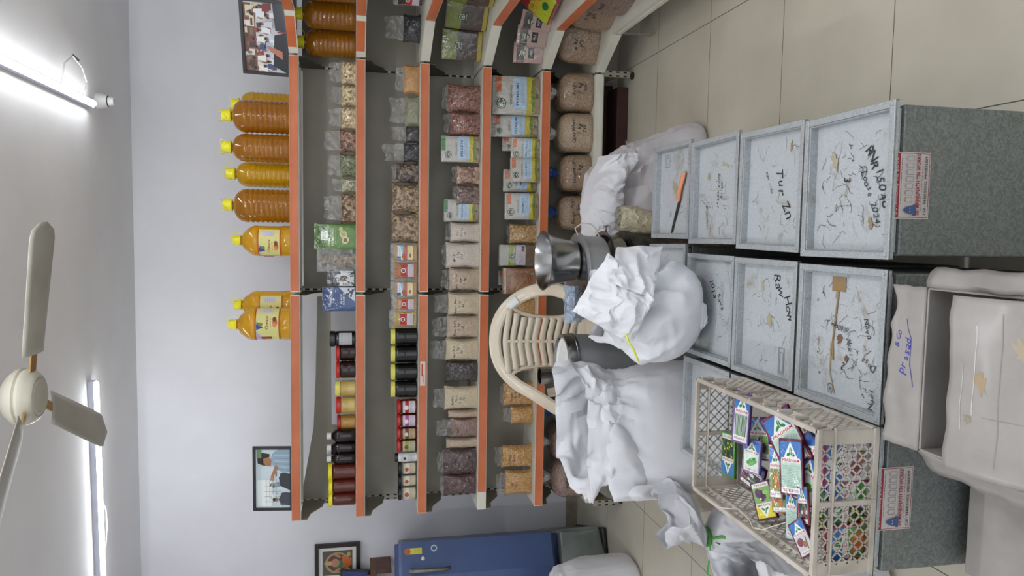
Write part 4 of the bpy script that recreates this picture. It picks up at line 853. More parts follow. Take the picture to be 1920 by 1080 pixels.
def art_brown(A, w, h):
    A.rect(0, h*.5, w*.97, h*.96, '#8c6244'); A.rect(-w*.1, h*.5, w*.5, h*.5, '#9c7454'); A.scribble(w*.1, h*.3, w*.6, h*.3, '#6a2f20', 7); logo_circle(A, w*.28, h*.12, w*.08); A.rect(0, h*.93, w*.97, h*.06, '#b59a80')
    for q in range(14): A.rect((random.random()-.5)*w*.8, h*(.15+.6*random.random()), .012, .004, random.choice(['#a33b28', '#7a3c2a', '#b9907a']))
put(pouch, 4, 503, 552, 944, 'brown printed pouch beside the barcode pouch', '#8a6448', art_brown, d=.06, rz=.05)
put(pouch, 4, 508, 535, 935, 'small crumpled organic pouch behind the brown printed pouch', '#9c988c', organic_art('RICE'), d=.03, y=.19, rz=.2)
put(gbag, 4, 560, 595, 965, 'bag of yellow lentils partly hidden behind the chair, right one', 'dal_yellow', fpx=.02, group='bags on the fifth shelf', d=.08)
put(gbag, 4, 640, 700, 950, 'brown paper coloured bag hidden behind the chair back', 'rice_tan', fpx=.0, group='bags on the fifth shelf', d=.08)
gd = 'bags of yellow lentils on the fifth shelf'
put(gbag, 4, 718, 763, 947, 'bag of golden split lentils with writing, nearest the chair', 'dal_yellow', text=['Togari', 'Bele', '140'], fpx=.03, group=gd, d=.09)
put(gbag, 4, 763, 797, 960, 'small bag of golden split lentils with bright creases', 'dal_yellow', fpx=.05, group=gd, d=.08)
put(gbag, 4, 836, 879, 944, 'bag of golden split lentils with writing, second from the left end', 'dal_yellow', text=['Kadale', 'Bele'], fpx=.05, group=gd, d=.09)
put(gbag, 4, 884, 931, 950, 'bag of golden split lentils at the left end of the shelf', 'dal_yellow', text=['Tog', '115'], fpx=.06, group=gd, d=.09)
# ---- shelf 6 (base)
for (p0, p1, pt, mt, tx, tie, y, lb) in [
    (131, 207, 1053, 'rice_brown', ['Raagi', '5 kg', '300'], 'cloudy_film', .02, 'big bag of brown flour with writing, nearest the corner on the bottom shelf'),
    (208, 284, 1052, 'rice_tan', ['Quarabhavi', '5 kg', '750'], 'cloudy_film', .02, 'big bag of pale brown flour with writing, second from the corner'),
    (287, 359, 1055, 'rice_brown', ['Sonamasuri', '5 kg'], 'blue_film', .03, 'big bag of brown rice with a blue tie, above the fallen white sack'),
    (365, 432, 1053, 'rice_brown', ['Kempu Akki', '5 kg'], 'blue_film', .03, 'big bag of brown rice with a blue tie, next to the steel vessels'),
    (755, 800, 1045, 'rice_tan', None, 'blue_film', .08, 'bag with a blue tie half hidden behind the tall white sack'),
    (803, 868, 1038, 'rice_red', None, 'cloudy_film', .04, 'maroon bag with a twisted film neck beside the tall white sack'),
    (867, 938, 1040, 'rice_red', ['Navane', 'Akki 75'], 'cloudy_film', .01, 'big bag of reddish brown rice at the left end of the bottom shelf')]:
    pos, w, h = spot(5, p0, p1, pt, y); tied(lb, (pos.x, y+.12, pos.z), w*1.02, h, .24, mt, tx, tie)
# ---- corner unit and right bay
zt = TOP
def corner_item(fn, k, x, y, rz, label, w, h, *a, **kw): return fn(label, (x, y, TOP[k]+.001), w, h, *a, **kw, rz=rz)
packet('small dark packet with a red label in the corner of the third shelf', (1.56, -.19, TOP[2]+.001), .085, .155, 'black_grain', 'red', rz=-.9, group='dark packets in the corner')
packet('small dark packet with a red label at the upper edge of the picture', (1.56, -.32, TOP[2]+.001), .085, .155, 'black_grain', 'red', rz=-1.2, group='dark packets in the corner')
bag('black film bag in the corner of the third shelf, right of the ochre flour', 'bag', (1.47, .05, TOP[2]+.001), .15, .09, .09, 'dark_seed', fh=.1, rz=-.3)
def art_olive(A, w, h):
    A.rect(0, h*.8, w*.96, h*.36, '#6f7a2c'); A.rect(0, h*.38, w*.96, h*.5, '#4c4039'); A.rect(0, h*.07, w*.96, h*.1, '#a8923a'); logo_circle(A, 0, h*.62, w*.13); A.rect(0, h*.52, w*.4, h*.07, '#15181a'); A.text('BROWN', 0, h*.52, h*.035, '#c9c9c0'); A.scribble(0, h*.3, w*.5, h*.1, '#8a7c6c', 4)
gg = 'olive and brown organic pouches in the corner'
pouch('olive and brown organic pouch in the corner of the fourth shelf, lowest one', (1.405, .06, TOP[3]+.001), .17, .225, .06, '#5a5a34', art_olive, rz=-.45, group=gg)
pouch('olive and brown organic pouch in the corner of the fourth shelf, middle one', (1.52, -.12, TOP[3]+.001), .16, .225, .06, '#5a5a34', art_olive, rz=-.8, group=gg)
pouch('olive and brown organic pouch at the upper edge of the fourth shelf', (1.57, -.35, TOP[3]+.001), .16, .225, .06, '#5a5a34', art_olive, rz=-1.2, group=gg)
def art_salt(A, w, h):
    A.rect(0, h*.45, w*.94, h*.86, '#b39a92'); A.rect(0, h*.78, w*.9, h*.25, '#332c2a'); logo_circle(A, 0, h*.7, w*.17, '#8ba03a'); A.rect(.0, h*.42, w*.5, h*.2, '#111214'); A.text('SALT', 0, h*.44, h*.07, '#d9d4d0', bold=.015); A.scribble(0, h*.37, w*.36, h*.03, '#c9c2bc', 1)
gt = 'pink salt packets in the corner'
for i, (x, y, rz, lb) in enumerate([(1.375, .02, -.25, 'pink salt packet in the corner of the fifth shelf, nearest the organic pouches'), (1.45, -.065, -.55, 'pink salt packet in the corner of the fifth shelf, middle of the row'), (1.51, -.165, -.85, 'pink salt packet in the corner of the fifth shelf, nearest the red and green packet')]):
    pouch(lb, (x, y, TOP[4]+.001), .115, .165, .06, '#b08a84', art_salt, rz=rz, group=gt, name='salt_packet', cat='packet')
def art_red(A, w, h):
    A.rect(0, h*.5, w*.97, h*.97, '#a01f2c'); A.rect(0, h*.22, w*.97, h*.4, '#b4c22e'); A.rect(0, h*.4, w*.97, h*.2, '#c9a92c'); A.ell(.02, h*.4, w*.25, h*.1, '#d8b040'); A.text('Pulav', 0, h*.68, h*.09, '#e9e2dc', bold=.02, shear=.3, rot=.2); A.ell(w*.1, h*.18, w*.14, h*.07, '#1f6a34')
    A.rect(-w*.3, h*.88, w*.3, h*.12, '#cfcfd2')
    for q in range(20): A.ell((random.random()-.5)*w*.6, h*(.3+.2*random.random()), .006, .004, random.choice(['#6a8a2a', '#a34a1c', '#e8d47a']))
pouch('bright red and yellow green packet lying over the edge of the fifth shelf', (1.5, -.36, TOP[4]+.03), .22, .28, .05, '#a01f2c', art_red, rz=-1.25, rx=-.75, name='printed_packet', cat='packet')
tied('big bag of brown rice with a blue tie in the corner of the bottom shelf', (1.46, .03, TOP[5]+.001), .24, .235, .2, 'rice_brown', ['6 kg', '370'], 'blue_film', rz=-.5)
tied('big bag of brown rice on the bottom shelf, between the corner and the picture edge', (1.60, -.25, TOP[5]+.001), .26, .25, .22, 'rice_brown', ['5 kg', '370'], 'blue_film', rz=-1.1)
tied('maroon rice bag at the upper picture edge of the bottom shelf', (1.6, -.50, TOP[5]+.001), .26, .25, .22, 'rice_red', ['Raagi'], 'cloudy_film', rz=-1.4)
# things kept under the middle bay
t = thing('floor_carton', 'dark red carton under the middle bay, half in shadow', 'carton', (.98, .17, 0)); B().box(-.25, .25, -.08, .1, 0, .07).build('box', 'red_box', t, smooth=False, bevel=.004)
t = thing('paper_stack', 'loose stack of white papers on the floor under the middle bay', 'papers', (.80, .16, 0.001)); b = B()
for i in range(5): b.box(-.12, .12, -.07, .07, i*.006, i*.006+.0015, M=Matrix.Rotation(.1*i-.2, 4, 'Z'))
b.build('sheets', 'white_plastic', t, smooth=False)
# ------------------------------------------------------------------ galvanised storage tins
TW, TD, TH = .338, .318, .50
def tin(label, cx, cy, rz=0, h=TH, sticker=False, art=None, w=TW, d=TD, dz=0):
    t = thing('storage_tin', label, 'tin box', (cx, cy, 0), rz, 'square galvanised storage tins'); W = w/2; D = d/2
    b = B().box(-W+.008, W-.008, -D+.008, D-.008, 0, h-.03); b.build('body', 'tin_side', t, smooth=False, bevel=.004)
    n = B(); r = .016; k = .003
    # skirt and rolled rim, recessed panel
    for (x0, x1, y0, y1) in ((-W, W, -D, -D+k), (-W, W, D-k, D), (-W, -W+k, -D, D), (W-k, W, -D, D)): n.box(x0, x1, y0, y1, h-.013, h-.002)
    for (x0, x1, y0, y1) in ((-W, W, -D, -D+r), (-W, W, D-r, D), (-W, -W+r, -D+r, D-r), (W-r, W, -D+r, D-r)): n.box(x0, x1, y0, y1, h-.006, h)
    for (x0, x1, y0, y1) in ((-W+r, W-r, -D+r, -D+r+k), (-W+r, W-r, D-r-k, D-r), (-W+r, -W+r+k, -D+r, D-r), (W-r-k, W-r, -D+r, D-r)): n.box(x0, x1, y0, y1, h-.027, h-.004)
    for sx in (-1, 1):
        for sy in (-1, 1): n.lathe([(0, 0), (.005, 0), (.004, .002), (0, .0025)], 8, sx*(W-.01), sy*(D-.01), h)
    n.build('lid_rim', 'tin_rim', t, smooth=False, bevel=.001)
    p = B().box(-W+r, W-r, -D+r, D-r, h-.029, h-.025)
    if art: A = Art(p, lambda x, z, o: Vector((x, z, h-.0249+o)), 1); A.step = .000008; A.flat = True; art(A)
    p.build('lid', ['tin_lid', 'ink'], t, smooth=False)
    if sticker:
        lb = B(); A = Art(lb, lambda x, z, o: Vector((x, -D+.008-o-.0004, z)), 0); x0, z0 = sticker
        A.rect(x0, z0, .142, .094, '#b9b2ae'); 
        for (x, z, w_, h_) in ((x0, z0+.0445, .136, .0012), (x0, z0-.0445, .136, .0012), (x0-.068, z0, .0012, .09), (x0+.068, z0, .0012, .09)): A.rect(x, z, w_, h_, '#8c2430', 1)
        A.rect(x0, z0+.036, .136, .017, '#8c2430', 1); A.text('ಶ್ರೀ ಮಂಜುನಾಥ ಟಿನ್ ವರ್ಕ್ಸ್', x0, z0+.036, .008, '#d9cfcc', w=.125)
        A.scribble(x0+.01, z0+.024, .1, .006, '#5a3a3c', 1)
        for q in range(7): xx = x0-.03+q*.0145; A.line([(xx-.005, z0-.004), (xx+.005, z0-.004), (xx+.005, z0+.012), (xx-.005, z0+.012), (xx-.005, z0-.004)], .0008, '#7d7674'); A.line([(xx-.004, z0+.012), (xx, z0+.016), (xx+.004, z0+.012)], .0008, '#7d7674')
        A.flat = True; A.ell(x0-.052, z0+.0, .009, .011, '#39507c'); A.rect(x0-.052, z0-.009, .024, .007, '#39507c', 1); A.ell(x0-.0555, z0+.002, .0018, .0014, '#aab2c4'); A.ell(x0-.0485, z0+.002, .0018, .0014, '#aab2c4'); A.poly([(x0-.06, z0+.009), (x0-.044, z0+.009), (x0-.052, z0+.019)], '#39507c')
        A.text('SRI MANJUNATH TIN WORKS', x0+.002, z0-.015, .0095, '#8c2430', w=.13, bold=.025); A.scribble(x0, z0-.024, .11, .005, '#5a3a3c', 1)
        A.text('Call : 9448193052, 9902836309', x0, z0-.033, .0062, '#3a2a2c', w=.125, bold=.02); A.scribble(x0, z0-.041, .09, .003, '#5a3a3c', 1)
        lb.build('label', 'paper_print', t, smooth=False)
    return t
INK = '#22262a'; RU = '#6b5435'
def stains(A, seed, n=14, w=.24, d=.22, c=RU):
    rr = random.Random(seed)
    for i in range(n):
        x, y = rr.uniform(-w/2, w/2), rr.uniform(-d/2, d/2); pts = [(x, y)]; a = rr.uniform(0, 6.3)
        for k in range(rr.randint(2, 6)): a += rr.uniform(-.8, .8); x += math.cos(a)*.007; y += math.sin(a)*.007; pts.append((x, y))
        A.line(pts, rr.uniform(.0006, .0016), c if rr.random() < .55 else '#575a58')
def smear(A, x, y, rx, ry, c, rot=0, seed=0):
    rr = random.Random(seed+int(x*1e4)); pts = []
    for i in range(26):
        q = 2*PI*i/26; k = rr.uniform(.45, 1.15); a, b_ = rx*k*math.cos(q), ry*k*math.sin(q)
        pts.append((x+a*math.cos(rot)-b_*math.sin(rot), y+a*math.sin(rot)+b_*math.cos(rot)))
    A.poly(pts, c)
def a_R1(A):
    stains(A, 1, 60); A.hand('RNR', .06, -.068, .026, INK, rot=PI+.55); A.hand('15048', -.012, -.103, .026, INK, rot=PI+.3); A.hand('(Loose', .008, -.052, .018, INK, rot=PI+.45); A.hand('2024', -.065, -.088, .018, INK, rot=PI+.35); A.hand('3', .015, .015, .024, INK, rot=PI+.3); A.hand('Y', .09, .01, .014, INK, rot=2.5)
    smear(A, .06, .065, .03, .012, '#a39a80', .5); smear(A, -.09, -.07, .016, .009, '#8d7a58', .3)
def a_R2(A): stains(A, 2, 26); A.hand('Tur', .015, -.03, .034, INK, rot=PI+.35); A.hand('Zn', -.055, -.07, .034, INK, rot=PI+.6); A.hand('Raw ride', .02, .03, .012, '#4a4e50', rot=PI+.5); smear(A, .11, -.07, .016, .008, '#8d7a58', 0)
def a_R3(A): stains(A, 3, 22); A.hand('Bora matal', .0, -.0, .015, INK, rot=PI-.05); A.hand('white', .0, -.022, .013, INK, rot=PI-.05); A.hand('Bitterwr', -.08, .075, .012, INK, rot=PI+.1); smear(A, .08, -.04, .03, .006, '#a59a78', 1.2); smear(A, .05, .07, .014, .012, '#9b926f', 0)
def a_R4(A):
    stains(A, 4, 16); x, z = .115, .08
    for s in (.022, .013): A.line([(x-s, z-s*.9), (x+s, z-s*.9), (x+s, z+s*.9), (x-s, z+s*.9), (x-s, z-s*.9)], .003, '#7b8082')
    smear(A, .01, .0, .04, .02, '#9a967e', 1); smear(A, -.08, .04, .015, .01, '#8b8f8a', 0)
def a_L1(A):
    stains(A, 5, 60); A.rect(.125, .03, .035, .05, '#8a6f4a'); A.line([(.11, .03), (-.02, .045), (-.06, .04)], .006, '#8a6f4a'); smear(A, -.005, .02, .013, .011, '#6b4c30', 0); smear(A, -.05, -.01, .011, .009, '#5a4836', 0); A.line([(-.02, .05), (-.09, .05), (-.14, .03)], .004, '#9b8a68')
    A.hand('Nool', -.125, -.10, .016, INK); A.hand('T.C.', -.12, -.075, .011, INK, rot=PI); A.hand('Nava', .03, -.08, .016, INK, rot=PI+.4); A.hand('Akki', -.02, -.02, .016, INK, rot=PI+.4); A.hand('Dosa', -.05, -.085, .016, INK, rot=1.2); A.hand('2', -.07, .0, .022, INK, rot=1.3); A.hand('0000xxx', .02, .02, .013, INK, rot=1.5)
    A.line([(-.13+.011*math.cos(q/2), .045+.011*math.sin(q/2)) for q in range(14)], .0012, INK); A.text('B', -.13, .045, .01, INK)
    for (x, y) in ((.1, .09), (-.05, .1), (-.1, .09), (.08, .11)): smear(A, x, y, .004, .0025, '#2b2c2c', 0)
def a_L2(A):
    stains(A, 6, 30); A.hand('Raw', .1, -.045, .030, INK, rot=PI+.35); A.hand('How', .04, -.095, .030, INK, rot=PI+.5); smear(A, .0, -.0, .02, .014, '#a1977a', 0); smear(A, .09, .04, .02, .011, '#a8a084', 0)
    for s in (1, .6): A.line([(-.12*1-.02*s+.0, -.07-.01*s), (-.1+.03*s, -.07-.01*s), (-.1+.03*s, -.07+.015*s), (-.14, -.07+.015*s), (-.12-.02*s, -.07-.01*s)], .0025, '#8a8f92')
def a_L3(A): stains(A, 7, 20); A.hand('Jola', .06, .01, .024, INK, rot=PI+.5); A.hand('Rava', .02, -.04, .02, INK, rot=PI+.6); A.line([(.11, -.11), (.08, -.1), (.05, -.115), (.02, -.105)], .002, '#c9c4b8')
X1, X0, X2 = .477, .123, -.228
Y = [-2.648, -2.32, -1.993, -1.668]
tin('galvanised tin at the front of the right row, its lid marked RNR', X1, Y[0], .01, sticker=(-.01, .447), art=a_R1, h=.5)
tin('galvanised tin second from the front of the right row, its lid marked Tur', X1+.008, Y[1], -.01, art=a_R2, h=.498)
tin('galvanised tin third from the front of the right row, with faint writing on its lid', X1+.02, Y[2], .01, art=a_R3, h=.497)
tin('galvanised tin at the far end of the right row, with the knife on its lid', X1+.034, Y[3], .0, art=a_R4, h=.496)
tin('galvanised tin at the front of the middle row, its lid smeared brown', X0-.004, Y[0], .0, art=a_L1, h=.499)
tin('galvanised tin second from the front of the middle row, its lid marked Raw', X0, Y[1], .0, art=a_L2, h=.5)
tin('galvanised tin third from the front of the middle row, under the tied white sack', X0+.002, Y[2], .0, art=a_L3, h=.498)
tin('galvanised tin at the far end of the middle row, mostly hidden by a sack', X0+.03, Y[3]+.03, .02, h=.488)
tin('galvanised stickered tin at the front of the left row, carrying the plastic crate', X2+.005, Y[0], .0, sticker=(.005, .446), h=.498)
tin('galvanised tin second in the left row, carrying the far end of the plastic crate', X2, Y[1], .0, h=.499)
tin('galvanised tin third in the left row, beside the tall white sack', X2, Y[2]+.004, .0, h=.497)
# knife
a = bz(1286, 322, .476); b_ = bz(1258, 440, .476); dv = (a-b_); ang = math.atan2(dv.y, dv.x)
t = thing('knife', 'long knife with an orange handle on the lid of the farthest right tin', 'knife', (b_.x, b_.y, .4728), ang); Lk = dv.length
B().prism([(0, .004), (.02, -.004), (Lk*.56, -.009), (Lk*.56, .009), (.03, .01)], 0, .0018, 'z').build('blade', 'blade', t, smooth=False)
B().tube([(Lk*.55, 0, .008), (Lk*.6, 0, .009), (Lk*.75, .002, .010), (Lk*.9, .0, .009), (Lk, -.003, .008)], [.010, .013, .0105, .012, .006], 10, flat=.6).build('handle', 'orange_handle', t)
# ------------------------------------------------------------------ plastic crate with seed packets
CRX, CRY, CRZ, CL, CWd, CHh = -.2155, -2.528, .5005, .572, .322, .152
crate = thing('plastic_crate', 'cream plastic crate with lattice sides full of seed packets, on the left row of tins', 'crate', (CRX, CRY, CRZ))
def lattice(b, L, H, M, p=.026, wd=.0032, th=.003, ang=1.0):
    """diamond mesh in the local XZ rectangle"""
    k = ang
    for s in (1, -1):
        c = -H/k-L
        x = -L/2-H/k
        while x < L/2+H/k:
            # line through (x,0) with slope s*k, clipped to z 0..H
            xa, xb = (x, x+H/k) if s > 0 else (x, x-H/k); za, zb = 0, H
            def clip(xx): return max(-L/2, min(L/2, xx))
            ca, cb = clip(xa), clip(xb)
            if abs(ca-cb) > 1e-4:
                z1 = (ca-xa)*s*k; z2 = (cb-xa)*s*k
                if -1e-6 <= min(z1, z2) and max(z1, z2) <= H+1e-6: b.bar(M @ Vector((ca, 0, z1)), M @ Vector((cb, 0, z2)), wd, th, up=M.to_3x3() @ Vector((0, 1, 0)))
            x += p
    return b
fr = B(); W = CWd/2; Ln = CL/2; H = CHh
for z0, z1, e in ((H-.012, H, .004), (0, .014, .002), (H-.045, H-.04, .006)):
    fr.box(-W-e, W+e, -Ln-e, -Ln+.008, z0, z1); fr.box(-W-e, W+e, Ln-.008, Ln+e, z0, z1); fr.box(-W-e, -W+.008, -Ln, Ln, z0, z1); fr.box(W-.008, W+e, -Ln, Ln, z0, z1)
for sx in (-1, 1):
    for sy in (-1, 1):
        fr.box(*sorted((sx*(W-.001), sx*(W-.032))), *sorted((sy*(Ln-.0008), sy*(Ln-.0062))), .001, H-.001); fr.box(*sorted((sx*(W-.0008), sx*(W-.0062))), *sorted((sy*(Ln-.0065), sy*(Ln-.03))), .001, H-.001)
for y in (-Ln+.19, 0, Ln-.19):
    for sx in (-1, 1): fr.box(*sorted((sx*(W-.0058), sx*(W+.0033))), y-.006, y+.006, .001, H-.001)
for i in range(9):
    y = -Ln+.03+i*.064
    for sx in (-1, 1): fr.box(min(sx*W, sx*(W+.009)), max(sx*W, sx*(W+.009)), y-.004, y+.004, H-.04, H-.004)
for sy in (-1, 1): fr.box(-.006, .006, *sorted((sy*(Ln-.0058), sy*(Ln+.0033))), .001, H-.001)
fr.build('frame', 'crate_cream', crate, smooth=False, bevel=.002)
RZ = Matrix.Rotation(PI/2, 4, 'Z')
for nm, M, L_ in (('lattice_panel', Matrix.Translation((0, -Ln+.002, .012)), CWd-.05), ('lattice_panel', Matrix.Translation((0, Ln-.002, .012)), CWd-.05), ('lattice_panel', Matrix.Translation((-W+.002, 0, .012)) @ RZ, CL-.05), ('lattice_panel', Matrix.Translation((W-.002, 0, .012)) @ RZ, CL-.05)):
    lattice(B(), L_, H-.024, M).build(nm, 'crate_cream', crate, smooth=False)
flo = B(); lattice(flo, CWd-.02, CL-.02, Matrix.Translation((0, Ln-.01, .004)) @ Matrix.Rotation(PI/2, 4, 'X'), p=.04, wd=.006); flo.build('floor_lattice', 'crate_cream', crate, smooth=False)
t = thing('paper_liner', 'stained white paper lining the far end of the plastic crate', 'paper', (CRX, CRY, CRZ)); B().grid(lambda u, v: Vector(((u-.5)*.29, .015+.25*v, .0075+.004*nz((u*4, v*4, 3)))), 8, 8).build('paper', 'card_white', t)
def seedart(border, title, pic, top='#2f6fb5', back=False):
    def art(A, w, h):
        A.rect(0, h*.5, w*.99, h*.99, border); A.rect(0, h*.49, w*.86, h*.9, '#b9d2c4' if back else '#c9d0c4')
        A.rect(0, h*.79, w*.88, h*.32, top); A.poly([(-w*.3, h*.66), (w*.3, h*.66), (0, h*.95)], '#e6e8e4')
        A.ell(0, h*.78, w*.055, h*.075, '#1f7a3c'); A.ell(-w*.1, h*.72, w*.09, h*.03, '#1f7a3c', rot=.5); A.ell(w*.1, h*.72, w*.09, h*.03, '#1f7a3c', rot=-.5); A.line([(0, h*.67), (0, h*.88)], .0012, '#e6e8e4')
        A.rect(0, h*.62, w*.8, h*.085, '#e6e4e0'); A.text('PRADHAM', 0, h*.62, h*.055, '#b3232a', w=w*.72, bold=.02)
        if back: A.scribble(0, h*.34, w*.72, h*.4, '#4c7a68', 14, .0006)
        else:
            rr = random.Random(sum(map(ord, title)))
            if pic == 'beans':
                A.rect(0, h*.36, w*.84, h*.4, '#c2b8cf')
                for q in range(9): A.line([(-w*.3+q*w*.075, h*.14), (-w*.34+q*w*.085, h*.55)], w*.05, ['#3f7a2a', '#5a9a3a', '#2f6224'][q % 3])
            elif pic == 'brinjal':
                A.rect(0, h*.36, w*.84, h*.4, '#7da85a'); A.ell(0, h*.38, w*.2, h*.15, '#4a2a4a', rot=.5); A.ell(w*.18, h*.3, w*.16, h*.12, '#5c3a5a', rot=.3); A.ell(-w*.2, h*.3, w*.14, h*.06, '#8fc25a'); A.ell(w*.1, h*.46, w*.05, h*.03, '#e2d8e2')
            elif pic == 'carrot':
                A.rect(0, h*.36, w*.84, h*.4, '#5c8a3a')
                for q in range(10): A.line([((rr.random()-.5)*w*.6, h*.2), ((rr.random()-.5)*w*.6, h*.5)], w*.07, ['#c9662a', '#d98a3a', '#b5551f'][q % 3])
            elif pic == 'flower':
                A.rect(0, h*.36, w*.84, h*.42, '#1f3a1c')
                for q in range(16): A.ell((rr.random()-.5)*w*.6, h*(.18+.36*rr.random()), w*.05, h*.025, ['#d6c92c', '#3f7a2a', '#8a9a2c'][q % 3])
            elif pic == 'gourd':
                A.rect(0, h*.36, w*.84, h*.4, '#cfe0d2'); A.ell(0, h*.36, w*.3, h*.08, '#3f8a35', rot=.5); A.ell(.1*w, h*.3, w*.28, h*.06, '#5fa04a', rot=.5)
            elif pic == 'leaf':
                A.rect(0, h*.36, w*.84, h*.42, '#c9c4c9'); A.ell(-w*.15, h*.4, w*.2, h*.12, '#7a4048'); A.ell(w*.1, h*.3, w*.16, h*.09, '#9c6a5a'); A.line([(w*.2, h*.15), (w*.25, h*.5)], .003, '#3f7a2a')
            else:
                A.rect(0, h*.36, w*.84, h*.4, '#27303a')
                for q in range(8): A.ell((rr.random()-.5)*w*.6, h*(.2+.3*rr.random()), w*.1, h*.05, ['#8a3a4c', '#4c6a3a', '#c9c2b8'][q % 3])
        A.rect(0, h*.1, w*.8, h*.1, '#dfddd8'); A.text(title, 0, h*.1, h*.045, '#7a1f3a', w=w*.66, bold=.01)
    return art
def seedpack(label, px, py, z, wpx, hpx, ang, k, border, title, pic, top='#2f6fb5', back=False, d=.006, dy=0):
    """ang: direction of the packet's top in the photo (degrees, 0 = photo up, 90 = photo left)"""
    P = bz(px, py, z); to = (CAM-P).normalized(); n = (Z_*(1-k)+to*k).normalized()
    if k > .7: P = by(px, py, CRY-CL/2+.016+(1-k)*.1); n = Vector((0, -1, .06)).normalized()
    a = math.radians(ang); img = R_*math.cos(a)+U_*math.sin(a)      # photo up = room right, photo left = room up
    up = (img - n*img.dot(n)).normalized(); x = up.cross(n)*-1
    sc_ = FPX/(P-CAM).dot(F_); w = wpx/sc_; h = hpx/sc_
    M = Matrix(((x.x, -n.x, up.x), (x.y, -n.y, up.y), (x.z, -n.z, up.z)))
    if M.determinant() < 0: M = Matrix(((-x.x, -n.x, up.x), (-x.y, -n.y, up.y), (-x.z, -n.z, up.z)))
    t = thing('seed_packet', label, 'seed packet', P-up*h/2, group='seed packets in the crate'); t.rotation_euler = M.to_euler()
    b, A = pouch_base(w, h, d, None, border, t, seed=random.uniform(0, 50), top=.7, pw=9); seedart(border, title, pic, top, back)(A, w, h); b.build('packet', 'gloss_print', t); return t
seedpack('purple seed packet showing green beans, at the right side of the crate', 1393, 783, .62, 42, 98, -8, .25, '#6a4a86', 'BEANS', 'beans')
seedpack('large seed packet lying face up with a blue top and maroon edge', 1476, 822, .615, 74, 108, 55, .3, '#6a1f3c', 'GOURD', 'gourd', back=True)
seedpack('seed packet with a blue top and printed back, in the middle of the crate', 1486, 876, .625, 52, 105, 12, .35, '#5a1a3a', 'SEEDS', 'x', back=True)
seedpack('lilac seed packet with a white leaf label, below the green beans packet', 1412, 855, .60, 46, 62, -5, .2, '#8a78b0', 'TOMATO', 'gourd')
seedpack('blue and green seed packet, beside the green flower packet', 1413, 890, .585, 62, 50, -35, .2, '#5a1f4c', 'RADISH', 'x')
seedpack('purple seed packet showing aubergines with a yellow corner, at the left side', 1434, 938, .60, 48, 70, -140, .3, '#4c1f44', 'BRINJAL', 'brinjal', top='#d6c92c')
seedpack('brown edged seed packet with green stalks, standing in the middle', 1456, 885, .62, 26, 100, 8, .5, '#7a4a34', 'CARROT', 'carrot')
seedpack('brown seed packet showing carrots, behind the standing one', 1462, 930, .61, 30, 60, 15, .5, '#8a5238', 'CHILLI', 'carrot')
seedpack('pale blue seed packet on its edge at the left side', 1487, 962, .61, 26, 95, 12, .3, '#a9c4cf', 'PRADHAM', 'gourd', back=True)
seedpack('red edged seed packet on its edge near the front', 1508, 948, .62, 22, 70, 15, .4, '#a3243c', 'CHILLI', 'x')
seedpack('maroon seed packet with a blue band at the front left corner of the crate', 1506, 1008, .63, 42, 66, 62, .2, '#5a1a34', 'PRADHAM', 'leaf')
seedpack('green seed packet showing yellow flowers at the far end of the crate', 1368, 852, .56, 44, 82, 180, .1, '#3f8a35', 'MARIGOLD', 'flower')
seedpack('magenta seed packet standing behind the front lattice, at the right', 1592, 865, .57, 84, 108, 92, .85, '#8a2a5c', 'AMARANTHUS', 'leaf')
seedpack('blue and lilac seed packet behind the front lattice, in the middle', 1598, 915, .56, 60, 92, 70, .82, '#7a68b0', 'PALAK', 'gourd')
seedpack('dark green seed packet behind the front lattice', 1594, 962, .56, 50, 100, 85, .78, '#1f4a3c', 'BHENDI', 'flower', top='#1f5a3a')
seedpack('red edged seed packet showing orange roots behind the front lattice', 1594, 1015, .56, 70, 104, 95, .85, '#a8243a', 'CARROT', 'carrot')
seedpack('dark seed packet in the middle of the crate, shadowed by the others', 1530, 930, .58, 70, 90, 40, .3, '#20303c', 'ONION', 'x')
seedpack('dark maroon seed packet low in the middle of the crate', 1500, 910, .55, 80, 100, 20, .2, '#3a1a34', 'BEET', 'x', top='#274a6a')
seedpack('dark blue seed packet under the big blue topped one', 1530, 862, .59, 70, 90, 70, .3, '#1f2f5a', 'CABBAGE', 'x', top='#2a5aa0')
seedpack('maroon edged seed packet near the front rail, face up', 1515, 900, .60, 50, 90, -20, .3, '#4c1a34', 'KNOL KHOL', 'gourd')
seedpack('green edged seed packet near the front rail, beside the dark one', 1532, 965, .59, 60, 80, 30, .3, '#2a5a34', 'PALAK', 'flower', top='#2a6a4a')
seedpack('violet seed packet at the right wall of the crate', 1425, 822, .575, 60, 80, 20, .2, '#5a3a7a', 'BRINJAL', 'brinjal')
t = thing('twine', 'loose end of pale twine trailing over the left side of the crate', 'string', (-.37, -2.35, .655)); 
tw = [bz(*q) - Vector((-.37, -2.35, .655)) for q in [(1325, 935, .66), (1350, 952, .665), (1385, 955, .67), (1405, 975, .66), (1412, 990, .665), (1430, 993, .66), (1455, 985, .66), (1478, 978, .64)]]
B().tube(tw, .0011, 5).build('strand', 'twine', t)
